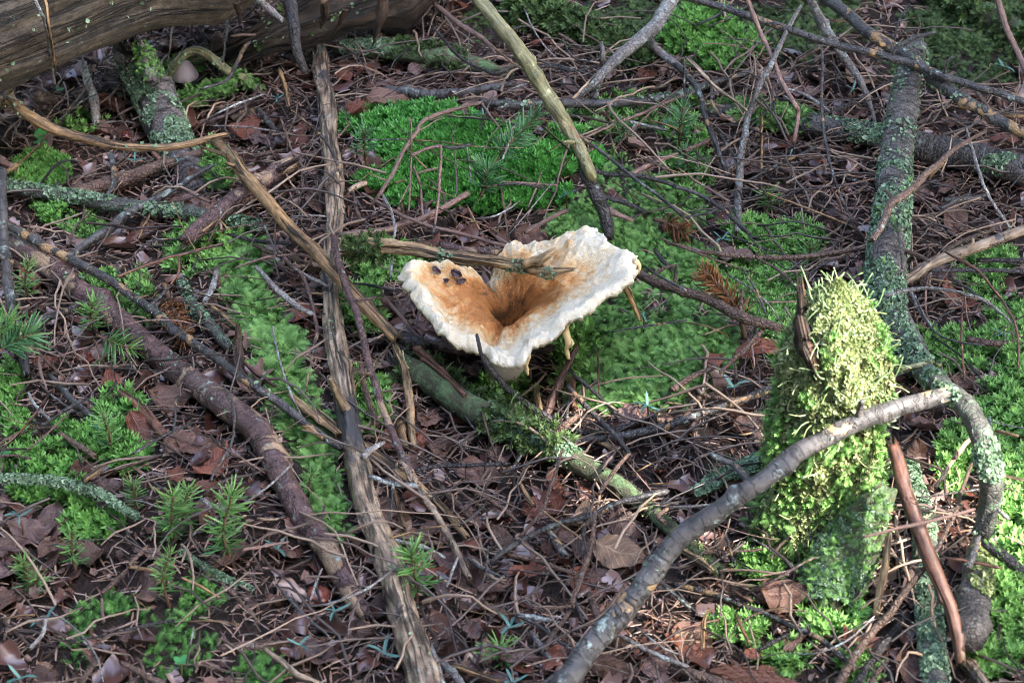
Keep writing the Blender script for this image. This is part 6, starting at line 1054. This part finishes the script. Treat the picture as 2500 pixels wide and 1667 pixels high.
# loose thin twigs tangled over the litter
for i in range(215):
    kd = random.choices(('dark', 'brown', 'black', 'pink', 'tan', 'grey', 'purple', 'red'), (5, 4, 3, 5, 4, 5, 2, 1))[0]; lb, gp_, ct = TW[kd]
    px, py = (random.uniform(-60, 2560), random.uniform(-30, 1700)) if i % 5 < 3 else (random.gauss(1450, 520), random.gauss(560, 330)); a = random.uniform(0, math.pi); L = random.uniform(70, 320); c = random.uniform(-.25, .25)
    if 950 < px < 1580 and 520 < py < 900: continue
    dx, dy = math.cos(a)*L/2, math.sin(a)*L/2*.75
    pts = [(px-dx, py-dy), (px-dx*.3-dy*c, py-dy*.3+dx*c), (px+dx*.4-dy*c, py+dy*.4+dx*c), (px+dx, py+dy)]
    w = random.uniform(2.5, 8) if i < 370 else random.uniform(2.2, 5); h0 = random.uniform(.008, .034)
    lb = shape_word(pts)+lb+' '+ct+near(px, py)
    make_stick('twig' if ct == 'twig' else 'stick', lb, ct, kd, 'N', pts, [w*.8, w, w*.9, w*.5], [h0, h0+random.uniform(0, .012), random.uniform(.003, .012)], group=gp_, knots=2, rel=True, rough=.16)
# the fine tangle of dead twigs beyond those
def thin_twigs(n):
    m = RNG.random(n) < .4; px = np.where(m, RNG.uniform(-80, 2580, n), RNG.normal(1500, 560, n)); py = np.where(m, RNG.uniform(-60, 1720, n), RNG.normal(560, 360, n))
    c = proj(px, py, 0*px); a = RNG.uniform(0, 2*math.pi, n); L = RNG.uniform(.03, .11, n); ok = ~((px > 900) & (px < 1620) & (py > 480) & (py < 960)) & (RNG.random(n) > np.clip(mossy(c[:, 0], c[:, 1])/5., 0, .8)) & ((px > 700) | (py < 1000) | (RNG.random(n) < .45)); s = np.linspace(-.5, .5, 7); parts = []
    for k in np.nonzero(ok)[0]:
        d = np.array([math.cos(a[k]), math.sin(a[k])]); e = np.array([-d[1], d[0]]); bow = RNG.uniform(-.35, .35); kink = RNG.normal(0, .02, 7)
        xy = c[k, :2]+L[k]*(s[:, None]*d+((bow*(s*s-.25))+kink)[:, None]*e); z = H(xy[:, 0], xy[:, 1]); z0, z1 = RNG.uniform(.004, .030, 2)
        P = np.column_stack([xy, np.maximum(z+.003, np.linspace(z[0]+z0, z[-1]+z1, 7)+RNG.uniform(0, .012)*(1-4*s*s))]); R = RNG.uniform(.0005, .0012)*np.linspace(1.1, .6, 7)
        T_, N_, B_ = frames(P); an = np.linspace(0, 2*math.pi, 6)[:5]; V = (P[:, None]+R[:, None, None]*(N_[:, None]*np.cos(an)[None, :, None]+B_[:, None]*np.sin(an)[None, :, None])).reshape(-1, 3)
        i = (np.arange(6)[:, None]*5+np.arange(5)).ravel(); j = (np.arange(6)[:, None]*5+(np.arange(5)+1) % 5).ravel()
        parts.append((V, np.concatenate([np.stack([i, j, j+5], 1), np.stack([i, j+5, i+5], 1)]), {'rnd': np.full(len(V), RNG.random()), 'tip': np.zeros(len(V))}))
    return join(parts)
V, T, A = thin_twigs(900)
tag(obj('twig_tangle', mesh('twig_tangle', V, T, leafy('tangle_twigs', (.022, .017, .016), (.085, .06, .05), (.27, .19, .135), None, 0., .45, .5), A)), 'tangle of very thin dead twigs lying crosswise over the litter', 'twigs', kind='stuff')
# dark scraps lying in the mushroom cup
from mathutils import Quaternion
from mathutils.bvhtree import BVHTree
CAPBVH = BVHTree.FromPolygons([tuple(v_) for v_ in CAPV.tolist()], CAPF.tolist()); M_SCRAP = NT('dark_scrap').done((.045, .026, .034), .4)
for x, y, w, rz, lb in [(540, 635, 80, 40, 'dark torn leaf scrap stuck inside the mushroom cup'), (650, 620, 85, 0, 'dark folded leaf scrap beside another in the mushroom cup'), (630, 565, 100, -10, 'dark oval needle scale on the pale inner mushroom wall'), (455, 540, 80, -45, 'thin curved dark scrap on the pale inner mushroom wall')]:
    px, py = nat('M', [(x, y)]); d = ray(px, py)[0]; hit = CAPBVH.ray_cast(Vector(CAM), Vector(d)); p = np.array(hit[0]); nrm_ = hit[1] if hit[1].z > 0 else -hit[1]; p = p+.0012*np.array(nrm_)
    s = 1.1*w/3.357/FPX*np.linalg.norm(p-CAM); o = put_leaf(p, s, rad(rz), 'mauve', 0, lb, None, (.35, .25)); o.name = 'leaf_scrap'; o.data = o.data.copy(); o.data.materials[0] = M_SCRAP; o.rotation_euler = (nrm_.to_track_quat('Z', 'Y') @ Quaternion((0, 0, 1), rad(rz))).to_euler()
# ------------------------------------------------------------------ unseen spruce added to block the sun, foliage gaps cut for lit spots
U1 = norm(np.cross(SUN, [0, 0, 1.])); U2 = np.cross(SUN, U1)
CD = 4.6; cc = np.array([0, .1, 0])+SUN*CD
n = 6200; rr = np.sqrt(RNG.random(n))*1.35; a = RNG.uniform(0, 2*math.pi, n); P = cc+U1*(rr*np.cos(a))[:, None]+U2*(rr*np.sin(a))[:, None]+SUN*RNG.uniform(-.35, .35, n)[:, None]
GAPS = [((2120, 840), .15, .040), ((2100, 1000), .10, .030), ((2110, 1120), .06, .026), ((2040, 930), .11, .022), ((2020, 1180), .05, .016), ((2490, 1150), .02, .015), ((2210, 1570), .01, .016), ((2490, 1480), .02, .012), ((1840, 1560), .01, .012), ((1640, 1060), .02, .018)]  # openings shaped along the sun direction to light chosen spots
keep = np.ones(n, bool)
for (gpx, gz, gr_) in GAPS:
    g = proj(np.array([float(gpx[0])]), np.array([float(gpx[1])]), np.array([gz]))[0]; dl = P-g; dl = dl-(dl@SUN)[:, None]*SUN; keep &= np.linalg.norm(dl, axis=1) > gr_+.05
P = P[keep]
tree_b = np.array([cc[0]+1.1, cc[1]-.6, 0.]); tree_b[2] = float(H(tree_b[0], tree_b[1]))
spruce = tag(empty('added_shade_spruce', tree_b), 'unseen spruce added to shade this patch of forest floor', 'tree')
V, T, A = scatter(FROND, P-[0, 0, 0], norm(RNG.normal(size=(len(P), 3))*.5+SUN), RNG.uniform(.12, .2, len(P)), lean=.2)
V2, T2, A2 = scatter(SQUAM, P, norm(RNG.normal(size=(len(P), 3))*.3+SUN), RNG.uniform(.035, .055, len(P)), lean=.1)
VV, TT, AA = join([(V, T, A), (V2, T2, A2)])
o = obj('crown', mesh('crown', VV-tree_b, TT, ML['shade_canopy'], AA), spruce); o['kind'] = 'stuff'
v, t_, g_, _ = tube(np.array([tree_b-[0, 0, .1], tree_b+[0, 0, 2.5], tree_b+[.1, 0, 6.5]]), [.13, .11, .06], 20, .06, .2, 4); obj('trunk', mesh('trunk', v-tree_b, t_, MS['brown'], {'gr': g_}), spruce)
for k in range(9):
    e = cc+U1*math.cos(k*2.1)*.9+U2*math.sin(k*1.7)*.9; s0 = tree_b+[0, 0, e[2]+.3]
    v, t_, g_, _ = tube(np.array([s0, s0*.5+e*.5+[0, 0, .1], e]), [.025, .016, .006], 8, .1, .2, k); obj('limb', mesh('limb', v-tree_b, t_, MS['brown'], {'gr': g_}), spruce)

# unseen trees added round about to block low sky light
def crown_data(n, hgt, r0):
    u = RNG.random(n)**1.3; a = RNG.uniform(0, 2*math.pi, n); rr = r0*(1-u)*RNG.uniform(.45, 1, n)+.05
    p = np.stack([rr*np.cos(a), rr*np.sin(a), .35+u*(hgt-.4)], 1); out = np.stack([np.cos(a), np.sin(a), -.25+0*a], 1)
    V, T, A = scatter(FROND, p, np.tile([0, 0, 1.], (n, 1)), RNG.uniform(.45, .8, n), lean=.25, heading=out); return mesh('crown', V, T, ML['shade_canopy'], A)
CROWN = [crown_data(1500, 6.0, 1.5), crown_data(1500, 7.5, 1.35)]
v, t_, g_, _ = tube(np.array([[0, 0, -.2], [0, .02, 3], [.05, 0, 7.2]]), [.14, .10, .02], 14, .06, .2, 4); TRUNK = mesh('trunk', v, t_, MS['brown'], {'gr': g_})
for k in range(13):
    az = k*2*math.pi/13+.2; d = 3.3+1.3*((k*7) % 5)/4
    if abs((az-math.atan2(SUN[1], SUN[0])+math.pi) % (2*math.pi)-math.pi) < .55: continue
    p = np.array([d*math.cos(az), -.3+d*math.sin(az), 0.]); p[2] = float(H(p[0], p[1]))
    if np.linalg.norm(p[:2]-CAM[:2]) < 2.3: p[:2] = CAM[:2]+(p[:2]-CAM[:2])/np.linalg.norm(p[:2]-CAM[:2])*2.5
    r_ = tag(empty('added_shade_spruce', p), 'unseen spruce added round this patch to block low sky light', 'tree', 'unseen spruces added for shade'); r_.rotation_euler = (0, 0, k*1.3)
    o = obj('crown', CROWN[k % 2], r_); o['kind'] = 'stuff'; obj('trunk', TRUNK, r_)
